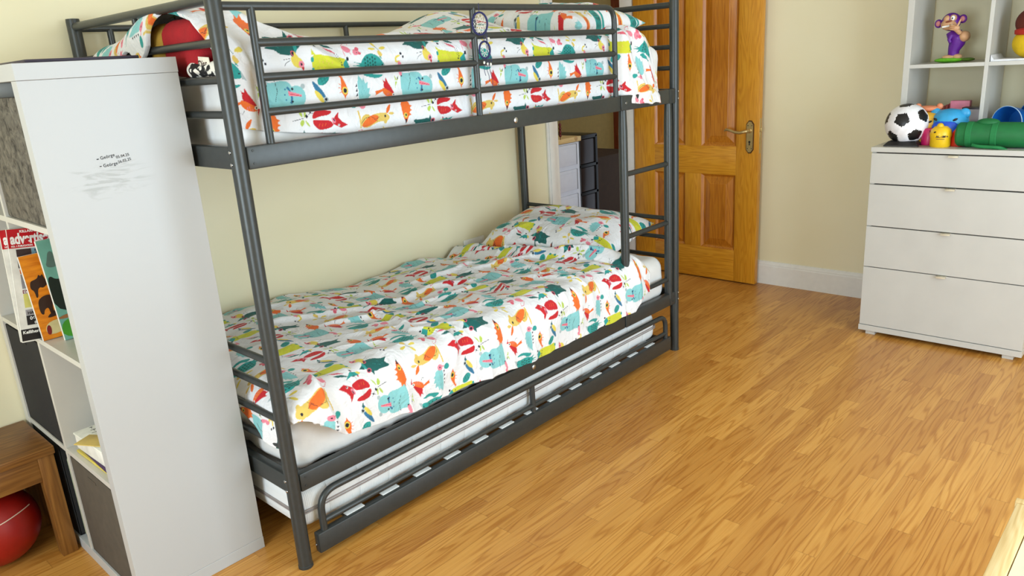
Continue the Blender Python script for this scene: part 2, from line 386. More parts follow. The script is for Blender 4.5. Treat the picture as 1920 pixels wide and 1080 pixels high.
# ------------------------------------------------------------------ bunk bed
L, WB = 2.1, .93
bed = thing('bunk_bed', 'dark grey tubular steel bunk bed against the cream wall', 'bunk bed', (L/2, WB/2, 0))
for (x, y) in ((0, 0), (L, 0), (0, WB), (L, WB)):
    r = .0205
    p = MB().lathe([(r, .004), (r, 1.615), (r*.96, 1.622), (0, 1.624)], 24, Matrix.Translation((x, y, 0))).build('post', METAL, bed)
    MB().lathe([(r+.0015, 0), (r+.0015, .008), (r-.001, .010)], 24, Matrix.Translation((x, y, 0))).build('foot_cap', METAL_D, p)
def bars(name, lst, r=.0105, mat=METAL):
    for a, c in lst: MB().tube([a, c], r, 14).build(name, mat, bed)
# end frames
for x, zs in ((0, (1.495, 1.407, 1.322, .655, .571, .478, .393)), (L, (1.508, 1.42, 1.331, .652, .56, .466))):
    bars('end_bar', [((x, .015, z), (x, WB-.015, z)) for z in zs], .0102)
    bars('end_top_bar', [((x, .015, 1.594), (x, WB-.015, 1.597))], .0128)
    bars('end_spindle', [((x, .46, 1.5), (x, .46, 1.594))], .0085)
    for z0, z1 in ((1.186, 1.243), (.250, .308)):
        MB().box(x-.013, x+.013, .012, WB-.012, z0, z1, .004).build('end_rail', METAL, bed)
        for zz in (z0+.014, z1-.012):
            MB().lathe([(.0045, 0), (.0045, .002), (.002, .0035), (0, .0035)], 12, frame((x-.0205 if x == 0 else x, -.0, zz), (0, 0, 1), (0, 1, 0)) if x == 0 else frame((x, -.0205, zz), (1, 0, 0), (0, 0, 1))).build('bolt', CHROME, bed)
# long rails
XL = 1.668
for z0, z1 in ((1.183, 1.241), (.246, .303)):
    f = MB().box(.018, XL-.002, -.014, .014, z0, z1, .004).build('side_rail', METAL, bed)
    MB().box(XL+.001, 2.033, -.017, .013, z0+.0, z1+.002, .004).build('ladder_rail', METAL, bed)
    MB().box(2.036, 2.088, -.016, .014, z0-.002, z1+.004, .004).build('rail_bracket', METAL, bed)
    MB().box(.018, L-.018, WB-.014, WB+.014, z0, z1, .004).build('side_rail', METAL, bed)
    for k in range(13):
        xx = .12+k*.155
        MB().box(xx, xx+.07, .014, WB-.014, z0+.022, z0+.030, .002).build('slat', METAL_D, bed)
for (x, z) in ((1.03, 1.209), (1.048, .278)):
    MB().lathe([(.0105, 0), (.010, .003), (.007, .005), (0, .0055)], 20, frame((x, -.0141, z), (1, 0, 0), (0, 0, 1))).build('bolt', CHROME, bed)
for (x, z, rr) in ((1.70, 1.212, .006), (1.702, .253, .004), (2.062, .262, .004), (.034, .262, .003), (.034, .29, .003), (.034, 1.197, .003), (.034, 1.23, .003)):
    MB().lathe([(rr, 0), (rr*.9, .002), (0, .0025)], 14, frame((x, -.0172 if x > 1 else -.0142, z), (1, 0, 0), (0, 0, 1))).build('bolt', CHROME if rr > .0045 else METAL_D, bed)
# ladder
for x, zb in ((1.697, .28), (2.047, .28)):
    MB().tube([(x, 0, 1.235), (x, 0, 1.18), (x, 0, 1.1), (x, 0, zb)], [.012, .0155, .0185, .0185], 18).build('ladder_upright', METAL, bed)
for z in (.918, .647, .374): MB().tube([(1.70, 0, z), (2.05, 0, z)], .0112, 14).build('ladder_rung', METAL, bed)
# guard rails front and back
r = .0106
MB().tube(fillet([(.01, 0, 1.578), (1.652, 0, 1.580), (1.652, 0, 1.24)], .055, 8), r, 14).build('guard_rail', METAL, bed)
for z in (1.491, 1.407, 1.320): MB().tube([(.096, 0, z), (1.652, 0, z)], r, 14).build('guard_bar', METAL, bed)
for x in (.096, .872): MB().tube([(x, 0, 1.578), (x, 0, 1.238)], r, 14).build('guard_spindle', METAL, bed)
MB().tube(fillet([(.012, WB, 1.592), (L-.012, WB, 1.594)], .05, 6), r, 14).build('guard_rail', METAL, bed)
MB().tube([(.1, WB, 1.40), (L-.1, WB, 1.40)], r, 14).build('guard_bar', METAL, bed)
for x in (.108, 1.049, 1.99): MB().tube([(x, WB, 1.59), (x, WB, 1.24)], r, 14).build('guard_spindle', METAL, bed)

# ------------------------------------------------------------------ trundle
tr = thing('trundle_bed', 'grey steel trundle frame pushed in under the lower bunk', 'trundle bed', (1.04, .45, 0))
MB().box(.042, 2.03, -.024, .002, .028, .094, .004).build('front_rail', METAL, tr)
MB().box(.042, 2.03, .86, .886, .028, .094, .004).build('back_rail', METAL, tr)
for x in (.20, 1.99): MB().box(x, x+.024, .004, .86, .028, .092, .004).build('end_rail', METAL, tr)
yl = -.011
MB().tube(fillet([(.072, yl, .09), (.072, yl, .215), (2.0, yl, .205), (2.0, yl, .09)], .075, 9), .0112, 14).build('guard_loop', METAL, tr)
MB().tube([(.072, yl, .122), (2.0, yl, .118)], .0095, 12).build('guard_bar', METAL, tr)
for x in (1.035, ): MB().tube([(x, yl, .21), (x, yl, .088)], .0108, 12).build('guard_spindle', METAL, tr)
for k in range(13):
    x = .155+k*.1402
    MB().box(x, x+.068, -.012, .872, .0942, .0985, .0015).build('slat', pm('pale_slat', (226, 228, 226), .4), tr)
for x in (.09, 1.97):
    for y in (.03, .83):
        MB().lathe([(0, 0), (.017, .001), (.018, .008), (.017, .015), (0, .016)], 20, frame((x, y-.008, .018), (1, 0, 0), (0, 0, 1)) @ Matrix.Scale(-1, 4, (0, 0, 1))).build('castor', METAL_D, tr)
    MB().lathe([(.004, 0), (.004, .003), (0, .004)], 12, frame((.0405, -.008, .055), (0, 0, 1), (0, 1, 0))).build('bolt', CHROME, tr) if x < 1 else None

# ------------------------------------------------------------------ cloth helpers
rng = np.random.RandomState(7)
LAT = rng.rand(256, 256)
def vn(x, y):
    xi = np.floor(x).astype(int); yi = np.floor(y).astype(int); fx = x-xi; fy = y-yi
    fx = fx*fx*(3-2*fx); fy = fy*fy*(3-2*fy)
    g = lambda a, b: LAT[a % 256, b % 256]
    return (g(xi, yi)*(1-fx)+g(xi+1, yi)*fx)*(1-fy)+(g(xi, yi+1)*(1-fx)+g(xi+1, yi+1)*fx)*fy
def fbm(x, y, o=3): return sum(vn(x*2**i+17*i, y*2**i+31*i)*.5**i for i in range(o))/sum(.5**i for i in range(o))
def ridge(x, y):
    n = 1-np.abs(2*vn(x, y)-1); return n*n
def folds(x, y, ang, fx, fy, warp=.5):
    c, s = math.cos(ang), math.sin(ang); u = x*c+y*s; v = -x*s+y*c
    ww = fbm(x*6+3, y*6+9)*warp
    return ridge(u*fx+ww, v*fy+ww*1.3)
def crease(x, y, pts, wd, amp, sharp=1.0):
    """a raised fold along a polyline"""
    d = np.full_like(x, 9.); tt = np.zeros_like(x); n = len(pts)-1
    for i in range(n):
        ax, ay = pts[i]; bx, by = pts[i+1]; L2 = (bx-ax)**2+(by-ay)**2
        t = np.clip(((x-ax)*(bx-ax)+(y-ay)*(by-ay))/L2, 0, 1); q = np.hypot(x-ax-t*(bx-ax), y-ay-t*(by-ay))
        m = q < d; d = np.where(m, q, d); tt = np.where(m, (i+t)/n, tt)
    return amp*np.exp(-(d/wd)**2)*np.clip(np.minimum(tt, 1-tt)*5+.15, 0, 1)
def grid_faces(nu, nv):
    i = np.arange(nu*nv).reshape(nu, nv); return np.stack([i[:-1, :-1], i[1:, :-1], i[1:, 1:], i[:-1, 1:]], -1).reshape(-1, 4)
def big(name, V, F, mat, parent, colr=None, flip=False):
    """numpy mesh: fast path"""
    V = np.asarray(V, np.float32)
    org = ORG[parent.name] if parent is not None else Vector((float(V[:, 0].mean()), float(V[:, 1].mean()), float(V[:, 2].min())))
    if flip: F = F[:, ::-1]
    me = bpy.data.meshes.new(name); me.vertices.add(len(V)); me.vertices.foreach_set('co', (V-np.array(org, np.float32)).ravel())
    me.loops.add(F.size); me.loops.foreach_set('vertex_index', F.astype(np.int32).ravel())
    me.polygons.add(len(F)); me.polygons.foreach_set('loop_start', np.arange(0, F.size, 4, dtype=np.int32)); me.polygons.foreach_set('loop_total', np.full(len(F), 4, np.int32))
    me.polygons.foreach_set('use_smooth', np.ones(len(F), bool))
    me.update(calc_edges=True)
    if colr is not None:
        a = me.color_attributes.new('print', 'FLOAT_COLOR', 'POINT')
        a.data.foreach_set('color', np.concatenate([colr, np.ones((len(colr), 1))], 1).astype(np.float32).ravel())
    me.materials.append(mat); o = bpy.data.objects.new(name, me); COL.objects.link(o)
    if parent is not None: o.parent = parent
    else: o.location = org
    ORG[o.name] = org; return o
# ------------------------------------------------------------------ the animal print, drawn into a repeat of 460 x 250 mm
PR = dict(R=(196, 22, 34), O=(232, 108, 34), A=(134, 198, 200), T=(38, 152, 146), D=(12, 92, 88), L=(206, 208, 48), Y=(226, 204, 84), S=(222, 190, 96),
          P=(232, 132, 150), B=(44, 112, 150), N=(22, 26, 44), G=(178, 200, 84), E=(170, 184, 186), W=(244, 244, 242), M=(84, 176, 178), K=(216, 92, 110))
MOT = [
 # (cx, cy, [(colour, kind, data)...]) in mm; p polygon, s smoothed polygon, e ellipse (x,y,rx,ry,deg), l line (width, points)
 (185, 118, [('A', 's', [(-60, 34), (-56, -44), (-34, -30), (4, -34), (20, -8), (12, 26), (-12, 33), (-40, 28)]), ('A', 'p', [(-58, 20), (-62, 38), (-46, 26)]), ('A', 'p', [(-57, -20), (-54, -50), (-40, -26)]), ('E', 'e', (44, 16, 6, 6, 0)), ('E', 'e', (40, -30, 6, 6, 0)),
   ('A', 'e', (24, -6, 25, 25, 0)), ('B', 'e', (4, -2, 7, 20, 8)), ('A', 'e', (0, -2, 6, 16, 8)), ('B', 'e', (-6, 12, 2, 2, 0)), ('B', 'e', (-9, 0, 2, 2, 0)), ('B', 'e', (-7, -12, 2, 2, 0)),
   ('P', 'p', [(2, 8), (2, -3), (38, -8), (38, -3)]), ('R', 'l', (1.4, [(2, 2), (36, -6)])), ('N', 'e', (14, 12, 3, 3, 0)), ('N', 'e', (10, -17, 3, 3, 0)), ('N', 'l', (1, [(-30, 34), (-26, 10), (-36, -14)]))]),
 (304, 40, [('R', 's', [(12, -15), (-27, -21), (-40, -8), (-42, 2), (-38, 4), (-20, 1), (-4, 0), (6, -3)]), ('R', 'p', [(48, -15), (29, -20), (10, -10), (8, -4), (12, 2), (26, 15), (25, 3), (33, -6)]),
   ('R', 's', [(12, 18), (0, 10), (-22, 10), (-43, 4), (-40, 16), (-30, 24), (-6, 22)]), ('P', 'e', (12, -2, 4, 7, 30)), ('N', 'e', (13, -1, 1.5, 4, 30)), ('W', 'e', (24, -13, 3, 2, 0)), ('N', 'e', (24, -13, 1.5, 1.5, 0)), ('O', 'l', (1, [(-28, -12), (-25, -5)])), ('O', 'l', (1, [(-20, -13), (-17, -6)])), ('O', 'l', (1, [(-12, -12), (-9, -6)]))]),
 (469, 28, [('S', 'l', (5, [(-56, 26), (-52, 4), (-54, -20)])), ('S', 's', [(-54, -16), (-48, 8), (-30, 16), (-16, 10), (-10, -14), (-30, -22)]), ('S', 's', [(-20, 10), (10, 14), (32, 14), (50, 2), (40, -10), (10, -8), (-20, -18), (-46, -22)]),
   ('O', 's', [(-52, -14), (-30, 4), (-8, 12), (12, 6), (4, -6), (-20, -16), (-44, -20)]), ('S', 's', [(22, 12), (38, 14), (42, 2), (34, -18), (24, -14), (28, -2)]), ('O', 's', [(36, 12), (40, 26), (56, 36), (52, 22), (42, 10)]), ('S', 's', [(40, 10), (56, 14), (66, 8), (54, 5)]),
   ('N', 'e', (32, 4, 3.2, 3.2, 0)), ('N', 'l', (1, [(-14, 6), (0, -2), (12, 4)])), ('N', 'l', (1, [(-8, 0), (6, -8)])), ('N', 'l', (1, [(-50, -8), (-36, 4), (-20, 6)]))]),
 (586, 36, [('O', 's', [(-16, 32), (8, 34), (18, 10), (6, -16), (-2, -30), (-10, -14), (-14, 8)]), ('O', 'p', [(8, 22), (22, 16), (12, 10), (22, 4), (10, 0), (18, -8), (4, -12)]), ('O', 'p', [(-8, 30), (-4, 42), (0, 32), (10, 40), (8, 28)]),
   ('Y', 'e', (-2, -8, 6, 7, 0)), ('N', 'e', (-1, -7, 3, 3.2, 0)), ('N', 'p', [(-6, -18), (2, -18), (-4, -32)])]),
 (195, -12, [('D', 's', [(-40, 20), (-10, 18), (16, 20), (34, 8), (36, -6), (18, -18), (-10, -16), (-22, -6), (-48, -6), (-26, 4)]), ('D', 'p', [(14, 16), (20, 27), (26, 12)]), ('D', 'p', [(14, -14), (24, -27), (26, -10)]), ('T', 'p', [(28, 12), (30, -14), (42, -2)]), ('D', 'p', [(36, 6), (52, 2), (38, -6)]),
   ('K', 'e', (28, 12, 8, 5.5, 20)), ('N', 'e', (28, 12, 5, 3.4, 20)), ('K', 'e', (24, -14, 7, 5.5, -20)), ('N', 'e', (24, -14, 4.4, 3.4, -20)), ('T', 'l', (.8, [(-24, 10), (-18, 6)])), ('T', 'l', (.8, [(-12, 10), (-6, 6)])), ('T', 'l', (.8, [(-14, 0), (-8, -4)])), ('T', 'l', (.8, [(0, 4), (6, 0)]))]),
 (278, -4, [('N', 'e', (14, 4, 6, 3, -20)), ('Y', 's', [(-14, 6), (0, 4), (14, -4), (-2, -6), (-12, -2)]), ('R', 'e', (-2, 8, 2, 4, 30))]),
 (224, 52, [('G', 's', [(-4, 0), (-14, 14), (-12, 24), (-2, 10)]), ('G', 's', [(0, 0), (2, 18), (8, 22), (6, 4)]), ('G', 's', [(-4, -2), (-14, -10), (-8, -22), (2, -8)]), ('G', 's', [(2, -2), (12, -14), (16, -24), (6, -16)]), ('N', 'l', (1.2, [(-34, -4), (0, 0)])), ('N', 'e', (8, 4, 3.5, 4.5, 20))]),
 (435, 108, [('A', 's', [(-16, 34), (2, 28), (16, 6), (16, -24), (2, -30), (-16, -28), (-14, 4)]), ('A', 'p', [(-14, 28), (-12, 42), (2, 28), (4, 36), (10, 20), (18, 24), (16, 8), (24, 8), (18, -6), (24, -10), (12, -18)]), ('P', 'e', (-8, -34, 10, 9, 0)), ('N', 'e', (-8, -34, 2.4, 2.4, 0)),
   ('N', 'p', [(-18, 22), (-22, 14), (-17, 14)]), ('N', 'p', [(-18, 10), (-23, 2), (-17, 2)]), ('N', 'p', [(-18, -2), (-24, -10), (-17, -10)]), ('N', 'p', [(-19, -14), (-25, -22), (-18, -22)]), ('M', 'l', (.8, [(0, 18), (3, 8)])), ('M', 'l', (.8, [(4, 4), (8, -6)])), ('M', 'l', (.8, [(-6, 0), (-2, -12)]))]),
 (370, 120, [('O', 's', [(-12, 38), (-6, 34), (8, 10), (12, -6), (6, -18), (-6, -16), (-12, 0), (-6, 16)]), ('O', 'p', [(-4, -16), (4, -16), (0, -25)]), ('O', 'p', [(-14, 30), (-12, 42), (-4, 30)]), ('Y', 'e', (2, -4, 9, 9.5, 0)), ('N', 'e', (2, -4, 5.5, 6, 0)), ('O', 'l', (1.6, [(-16, 14), (-8, 10)])), ('O', 'l', (1.6, [(-18, 4), (-8, 2)])), ('O', 'l', (1.6, [(-16, -8), (-8, -6)]))]),
 (290, 110, [('B', 's', [(-22, 36), (-8, 26), (10, 4), (14, -10), (4, -8), (-10, 6), (-18, 18)]), ('Y', 's', [(-18, 14), (-4, 6), (6, -8), (8, -24), (-4, -16), (-16, 0)]), ('B', 'p', [(2, -20), (12, -16), (8, -30)]), ('E', 'e', (13, -12, 6.5, 6.5, 0)), ('N', 'e', (13, -12, 3.6, 3.8, 0)), ('D', 'p', [(6, -20), (14, -22), (6, -34)])]),
 (528, 104, [('R', 's', [(-16, 10), (-12, 26), (0, 24), (14, 4), (22, -12), (0, -8)]), ('R', 'p', [(-12, 16), (-16, 30), (-8, 24), (-6, 36), (2, 20)]), ('O', 's', [(-20, 10), (-8, 6), (12, -6), (24, -14), (14, -20), (-6, -16), (-20, -4)]), ('O', 'p', [(-18, 6), (-44, 2), (-42, -6), (-48, -10), (-20, 0)]),
   ('W', 'e', (17, -11, 4.5, 4.5, 0)), ('N', 'e', (17, -11, 2.4, 2.4, 0)), ('R', 'p', [(20, -14), (26, -14), (18, -32)]), ('N', 'l', (1, [(-12, -14), (-18, -22), (-24, -20)])), ('P', 'l', (1, [(-6, -4), (-4, -14)])), ('P', 'l', (1, [(0, -6), (2, -16)])), ('P', 'l', (1, [(6, -8), (8, -17)]))]),
 (326, 150, [('T', 'e', (-20, 0, 19, 12, 30)), ('D', 'l', (.9, [(-32, 0), (-12, 10)])), ('D', 'l', (.9, [(-30, -7), (-6, 5)])), ('D', 'l', (.9, [(-24, -12), (-6, -3)])), ('D', 'l', (.9, [(-28, 6), (-22, -10)])), ('D', 'l', (.9, [(-20, 10), (-12, -9)])), ('D', 'l', (.9, [(-10, 10), (-5, -4)]))]),
 (336, 190, [('L', 's', [(-54, 24), (-54, -22), (-30, -20), (18, -22), (44, -18), (50, 2), (40, 14), (0, 14), (-36, 20)]), ('L', 'p', [(-54, 22), (-54, 32), (-44, 20)]), ('T', 'p', [(30, -4), (48, 10), (54, -10), (38, -20)]), ('T', 'e', (-53, 12, 4, 6, 0)), ('T', 'e', (-53, -12, 4, 6, 0)), ('N', 'e', (52, 10, 4, 5, 0)), ('N', 'e', (48, -20, 4, 4, 0)),
   ('N', 'p', [(30, -4), (22, -1), (22, -7)]), ('N', 'l', (.8, [(28, 4), (20, 26)])), ('N', 'l', (.8, [(22, 4), (14, 24)])), ('N', 'e', (27, 2, 2, 2, 0)), ('N', 'e', (22, -13, 2, 2, 0)), ('S', 'l', (1.5, [(-36, 10), (-34, 4)])), ('S', 'l', (1.5, [(-28, 8), (-26, 2)])), ('S', 'l', (1.5, [(-20, 10), (-18, 4)])), ('S', 'l', (1.5, [(-34, -4), (-32, -10)])), ('S', 'l', (1.5, [(-24, -4), (-22, -10)])), ('S', 'l', (1.5, [(-14, 4), (-12, -4)])), ('S', 'l', (1.5, [(-6, 8), (-4, 0)]))]),
 (470, 186, [('T', 's', [(-32, -8), (-20, 16), (4, 26), (30, 18), (48, -6), (44, -18), (20, -16), (-20, -18)]), ('T', 'p', [(-22, 0), (-54, 6), (-30, -2), (-56, -4), (-30, -8), (-40, -18), (-18, -12)]), ('T', 's', [(-6, -16), (-30, -26), (-10, -34), (22, -40), (44, -30), (20, -30), (2, -26)]), ('E', 'p', [(44, 2), (56, -22), (44, -18)]), ('T', 'p', [(34, 14), (30, 30), (42, 8)]), ('N', 'e', (40, -6, 2.2, 2.2, 0))] +
   [('D', 'e', (-14+8*i, -8+9*j+(4 if i % 2 else 0), 3, 3.2, 0)) for i in range(5) for j in range(3)]),
 (232, 198, [('Y', 's', [(-20, 14), (-2, 16), (12, 8), (18, -6), (6, -14), (-14, -8)]), ('Y', 'p', [(-8, 14), (-4, 26), (4, 14)]), ('P', 'e', (9, -4, 8, 8, 0)), ('N', 'e', (9, -4, 3, 3, 0)), ('R', 'p', [(8, -12), (16, -10), (13, -22)]), ('N', 'l', (1, [(-20, 10), (-38, 8)])), ('N', 'l', (1, [(-20, 6), (-34, 0), (-38, -6)])), ('S', 'l', (1, [(-12, 8), (-4, 2)]))]),
 (575, 190, [('Y', 'l', (5, [(6, 12), (-8, 8), (-8, -4), (4, -4)])), ('P', 's', [(-4, -2), (8, -4), (10, -16), (0, -18)]), ('N', 'e', (10, 16, 3.4, 3.4, 0)), ('N', 'e', (16, 8, 3, 3, 0))]),
 (412, 226, [('P', 's', [(-26, 12), (-10, 12), (2, 0), (-6, -8), (-22, -4)]), ('P', 'e', (14, -6, 10, 8, 20)), ('K', 'e', (20, 2, 6, 5, 0)), ('K', 'e', (24, -10, 5, 4, 0)), ('P', 'l', (2, [(-24, 0), (-22, -16)])), ('P', 'l', (2, [(-6, -4), (-2, -12)])), ('K', 'l', (1.3, [(-24, 12), (-10, 22), (2, 22), (-4, 14)])), ('N', 'e', (16, -8, 1.5, 1.5, 0))]),
 (506, 226, [('Y', 's', [(0, 2), (-8, 22), (-16, 24), (-12, 10)]), ('Y', 's', [(-2, 0), (-24, 6), (-30, 0), (-16, -4)]), ('Y', 's', [(2, 0), (22, 8), (30, 2), (18, -4)]), ('S', 's', [(2, -2), (14, -16), (6, -22), (-4, -12)]), ('D', 'l', (1.3, [(-6, 8), (4, -4)]))]),
 (304, 240, [('T', 'p', [(-30, 12), (-4, 10), (16, 14), (-8, -2), (-24, 0)]), ('D', 'p', [(0, 8), (34, 0), (44, -8), (18, -4)]), ('K', 'p', [(8, -4), (36, -12), (48, -22), (22, -14)]), ('N', 'e', (-14, -6, 4, 2.6, -40))]),
 (560, 132, [('G', 'p', [(-2, 0), (-6, 16), (2, 4)]), ('G', 'p', [(0, 0), (10, 14), (6, 0)]), ('G', 'p', [(-2, -2), (-4, -18), (4, -4)]), ('N', 'e', (6, 6, 2, 3, 0))]),
 (246, 66, [('N', 'l', (1, [(-8, 4), (8, -4)])), ('N', 'l', (1, [(-6, -6), (6, 6)])), ('N', 'e', (0, 0, 2.6, 2.6, 0))]),
 (396, 74, [('T', 's', [(-12, 4), (0, 10), (14, 4), (6, -8), (-8, -8)]), ('P', 'p', [(10, 0), (26, -8), (12, -6)])]),
 (120, 160, [('P', 's', [(-8, 20), (2, 6), (6, -12), (-2, -16), (-8, 0)]), ('N', 'e', (2, -14, 2.5, 2.5, 0))]),
]
TW, TH_, SS = 460, 250, 4           # px per mm along each side = 4/2
def chaik(p, n=2):
    p = np.array(p, float)
    for _ in range(n):
        q = np.roll(p, -1, 0); p = np.stack([p*.75+q*.25, p*.25+q*.75], 1).reshape(-1, 2)
    return p
def make_tile():
    k = 2; Wp, Hp = TW*k, TH_*k
    base = np.array(lin((232, 232, 234))); img = np.ones((Wp, Hp, 3))*base
    def fill(poly, c):
        poly = np.asarray(poly, float)*k; x0, y0 = np.floor(poly.min(0)).astype(int)-1; x1, y1 = np.ceil(poly.max(0)).astype(int)+1
        X, Y = np.meshgrid(np.arange(x0, x1)+.5, np.arange(y0, y1)+.5, indexing='ij'); ins = np.zeros(X.shape, bool); n = len(poly)
        for i in range(n):
            ax, ay = poly[i]; bx, by = poly[(i+1) % n]
            if ay == by: continue
            ins ^= ((ay > Y) != (by > Y)) & (X < (bx-ax)*(Y-ay)/(by-ay)+ax)
        xi, yi = np.nonzero(ins); img[(xi+x0) % Wp, (yi+y0) % Hp] = c
    def sc_(kind, d, k_):
        if kind in 'ps': return [(a*k_, b_*k_) for a, b_ in d]
        if kind == 'e': return (d[0]*k_, d[1]*k_, d[2]*k_, d[3]*k_, d[4])
        return (d[0]*k_, [(a*k_, b_*k_) for a, b_ in d[1]])
    for cx, cy, parts in MOT:
        k_ = {304: 1.28 if cy < 100 else 1.12, 185: 1.14, 195: 1.2, 469: 1.1}.get(cx, 1.12)
        parts = [(c_, kd, sc_(kd, d_, k_)) for c_, kd, d_ in parts]
        for c, kind, d in parts:
            col = np.array(lin(PR[c]))
            if kind == 'p': fill([(cx+a, cy+b_) for a, b_ in d], col)
            elif kind == 's': fill(chaik([(cx+a, cy+b_) for a, b_ in d]), col)
            elif kind == 'e':
                a = np.linspace(0, 2*PI, 24, endpoint=False); t = math.radians(d[4])
                fill(np.stack([cx+d[0]+d[2]*np.cos(a)*math.cos(t)-d[3]*np.sin(a)*math.sin(t), cy+d[1]+d[2]*np.cos(a)*math.sin(t)+d[3]*np.sin(a)*math.cos(t)], 1), col)
            else:
                wd, pts = d
                for p, q in zip(pts[:-1], pts[1:]):
                    dx, dy = q[0]-p[0], q[1]-p[1]; l = math.hypot(dx, dy); nx, ny = -dy/l*wd/2, dx/l*wd/2
                    fill([(cx+p[0]+nx, cy+p[1]+ny), (cx+q[0]+nx, cy+q[1]+ny), (cx+q[0]-nx, cy+q[1]-ny), (cx+p[0]-nx, cy+p[1]-ny)], col)
    return img
TILE = make_tile()
def printc(a, b):
    """print colour at cloth position (a, b) metres"""
    k = 2000.0; x = (a*k-.5) % (TW*2); y = ((b-1.24)*k-.5) % (TH_*2)
    xi = np.floor(x).astype(int); yi = np.floor(y).astype(int); fx = (x-xi)[..., None]; fy = (y-yi)[..., None]
    g = lambda i, j: TILE[i % (TW*2), j % (TH_*2)]
    return (g(xi, yi)*(1-fx)+g(xi+1, yi)*fx)*(1-fy)+(g(xi, yi+1)*(1-fx)+g(xi+1, yi+1)*fx)*fy

# ------------------------------------------------------------------ mattresses
def soft_box(name, x0, x1, y0, y1, z0, z1, r, mat, parent=None, amp=0.0, puff=0.0, res=.02, seed=0, wr=None):
    V = []; F = []; c = np.array([(x0+x1)/2, (y0+y1)/2, (z0+z1)/2]); h = np.array([(x1-x0)/2, (y1-y0)/2, (z1-z0)/2]); base = 0
    for ax in range(3):
        u, v = (ax+1) % 3, (ax+2) % 3; nu = max(3, int(2*h[u]/res)+1); nv = max(3, int(2*h[v]/res)+1)
        for sg in (-1, 1):
            A, B = np.meshgrid(np.linspace(-1, 1, nu), np.linspace(-1, 1, nv), indexing='ij'); P = np.zeros((nu*nv, 3))
            P[:, u] = A.ravel()*h[u]; P[:, v] = B.ravel()*h[v]; P[:, ax] = sg*h[ax]
            q = np.clip(P, -(h-r), h-r); d = P-q; n = d/np.maximum(np.linalg.norm(d, axis=1, keepdims=True), 1e-9); P2 = q+n*r
            if puff: P2[:, 2] += np.sign(P[:, 2])*puff*np.cos(P[:, 0]/h[0]*PI/2)**.5*np.cos(P[:, 1]/h[1]*PI/2)**.5
            if amp:
                W = P2+c; m = fbm(W[:, 0]*9+W[:, 2]*5+seed, W[:, 1]*9+W[:, 2]*7, 3)-.5; f2 = folds(W[:, 0]+W[:, 2]*.6, W[:, 1]+W[:, 2]*.4, .5, 14, 4, .6)
                P2 = P2+n*(amp*(m*1.3+f2*.6))[:, None]
            f = grid_faces(nu, nv)+base
            if sg < 0: f = f[:, ::-1]
            if ax == 1 and False: f = f[:, ::-1]
            V.append(P2+c); F.append(f); base += nu*nv
    V = np.concatenate(V); F = np.concatenate(F)
    # merge shared border vertices
    key = np.round(V, 4); _, idx, inv = np.unique(key, axis=0, return_index=True, return_inverse=True)
    return big(name, V[idx], inv.reshape(-1)[F], mat, parent)
mu = soft_box('mattress', .045, 2.055, .045, .885, 1.215, 1.43, .045, SHEET, None, .010, .01, .014)
tag(mu, 'white sheeted mattress on the upper bunk', 'mattress', 'mattresses on the bunk bed')
ml = soft_box('mattress', .035, 2.06, .03, .885, .278, .475, .05, SHEET, None, .012, .012, .012, 3)
tag(ml, 'white sheeted mattress on the lower bunk', 'mattress', 'mattresses on the bunk bed')
TM = (.012, 1.955, .010, .83, .0990, .238)
mt = soft_box('mattress', *TM, .042, QUILT, None, 0, .004, .02)
tag(mt, 'quilted white mattress with grey piping on the trundle', 'mattress', 'mattresses on the bunk bed')
rb = pm('taupe_piping', (150, 140, 136), .7)
x0, x1, y0, y1, z0, z1 = TM
def ringpath(z, o=.003):
    a, b_, c, d = x0-o, x1+o, y0-o, y1+o
    return fillet([(a+.3, c, z), (b_, c, z), (b_, d, z), (a, d, z), (a, c, z), (a+.3, c, z)], .03, 6)
for z in (.160, .168): MB().tube(ringpath(z, .0012), .0026, 8).build('piping', rb, mt)
MB().box(.33, .40, y0-.004, y0+.002, .159, .169, .002).box(.30, .322, y0-.006, y0+.002, 0.1605, .1675, .002).build('zip_pull', rb, mt)
MB().box(.0085, .012, .05, .053, .165, .196).build('seam_tape', C('white_tape', (244, 244, 242), .6), mt)

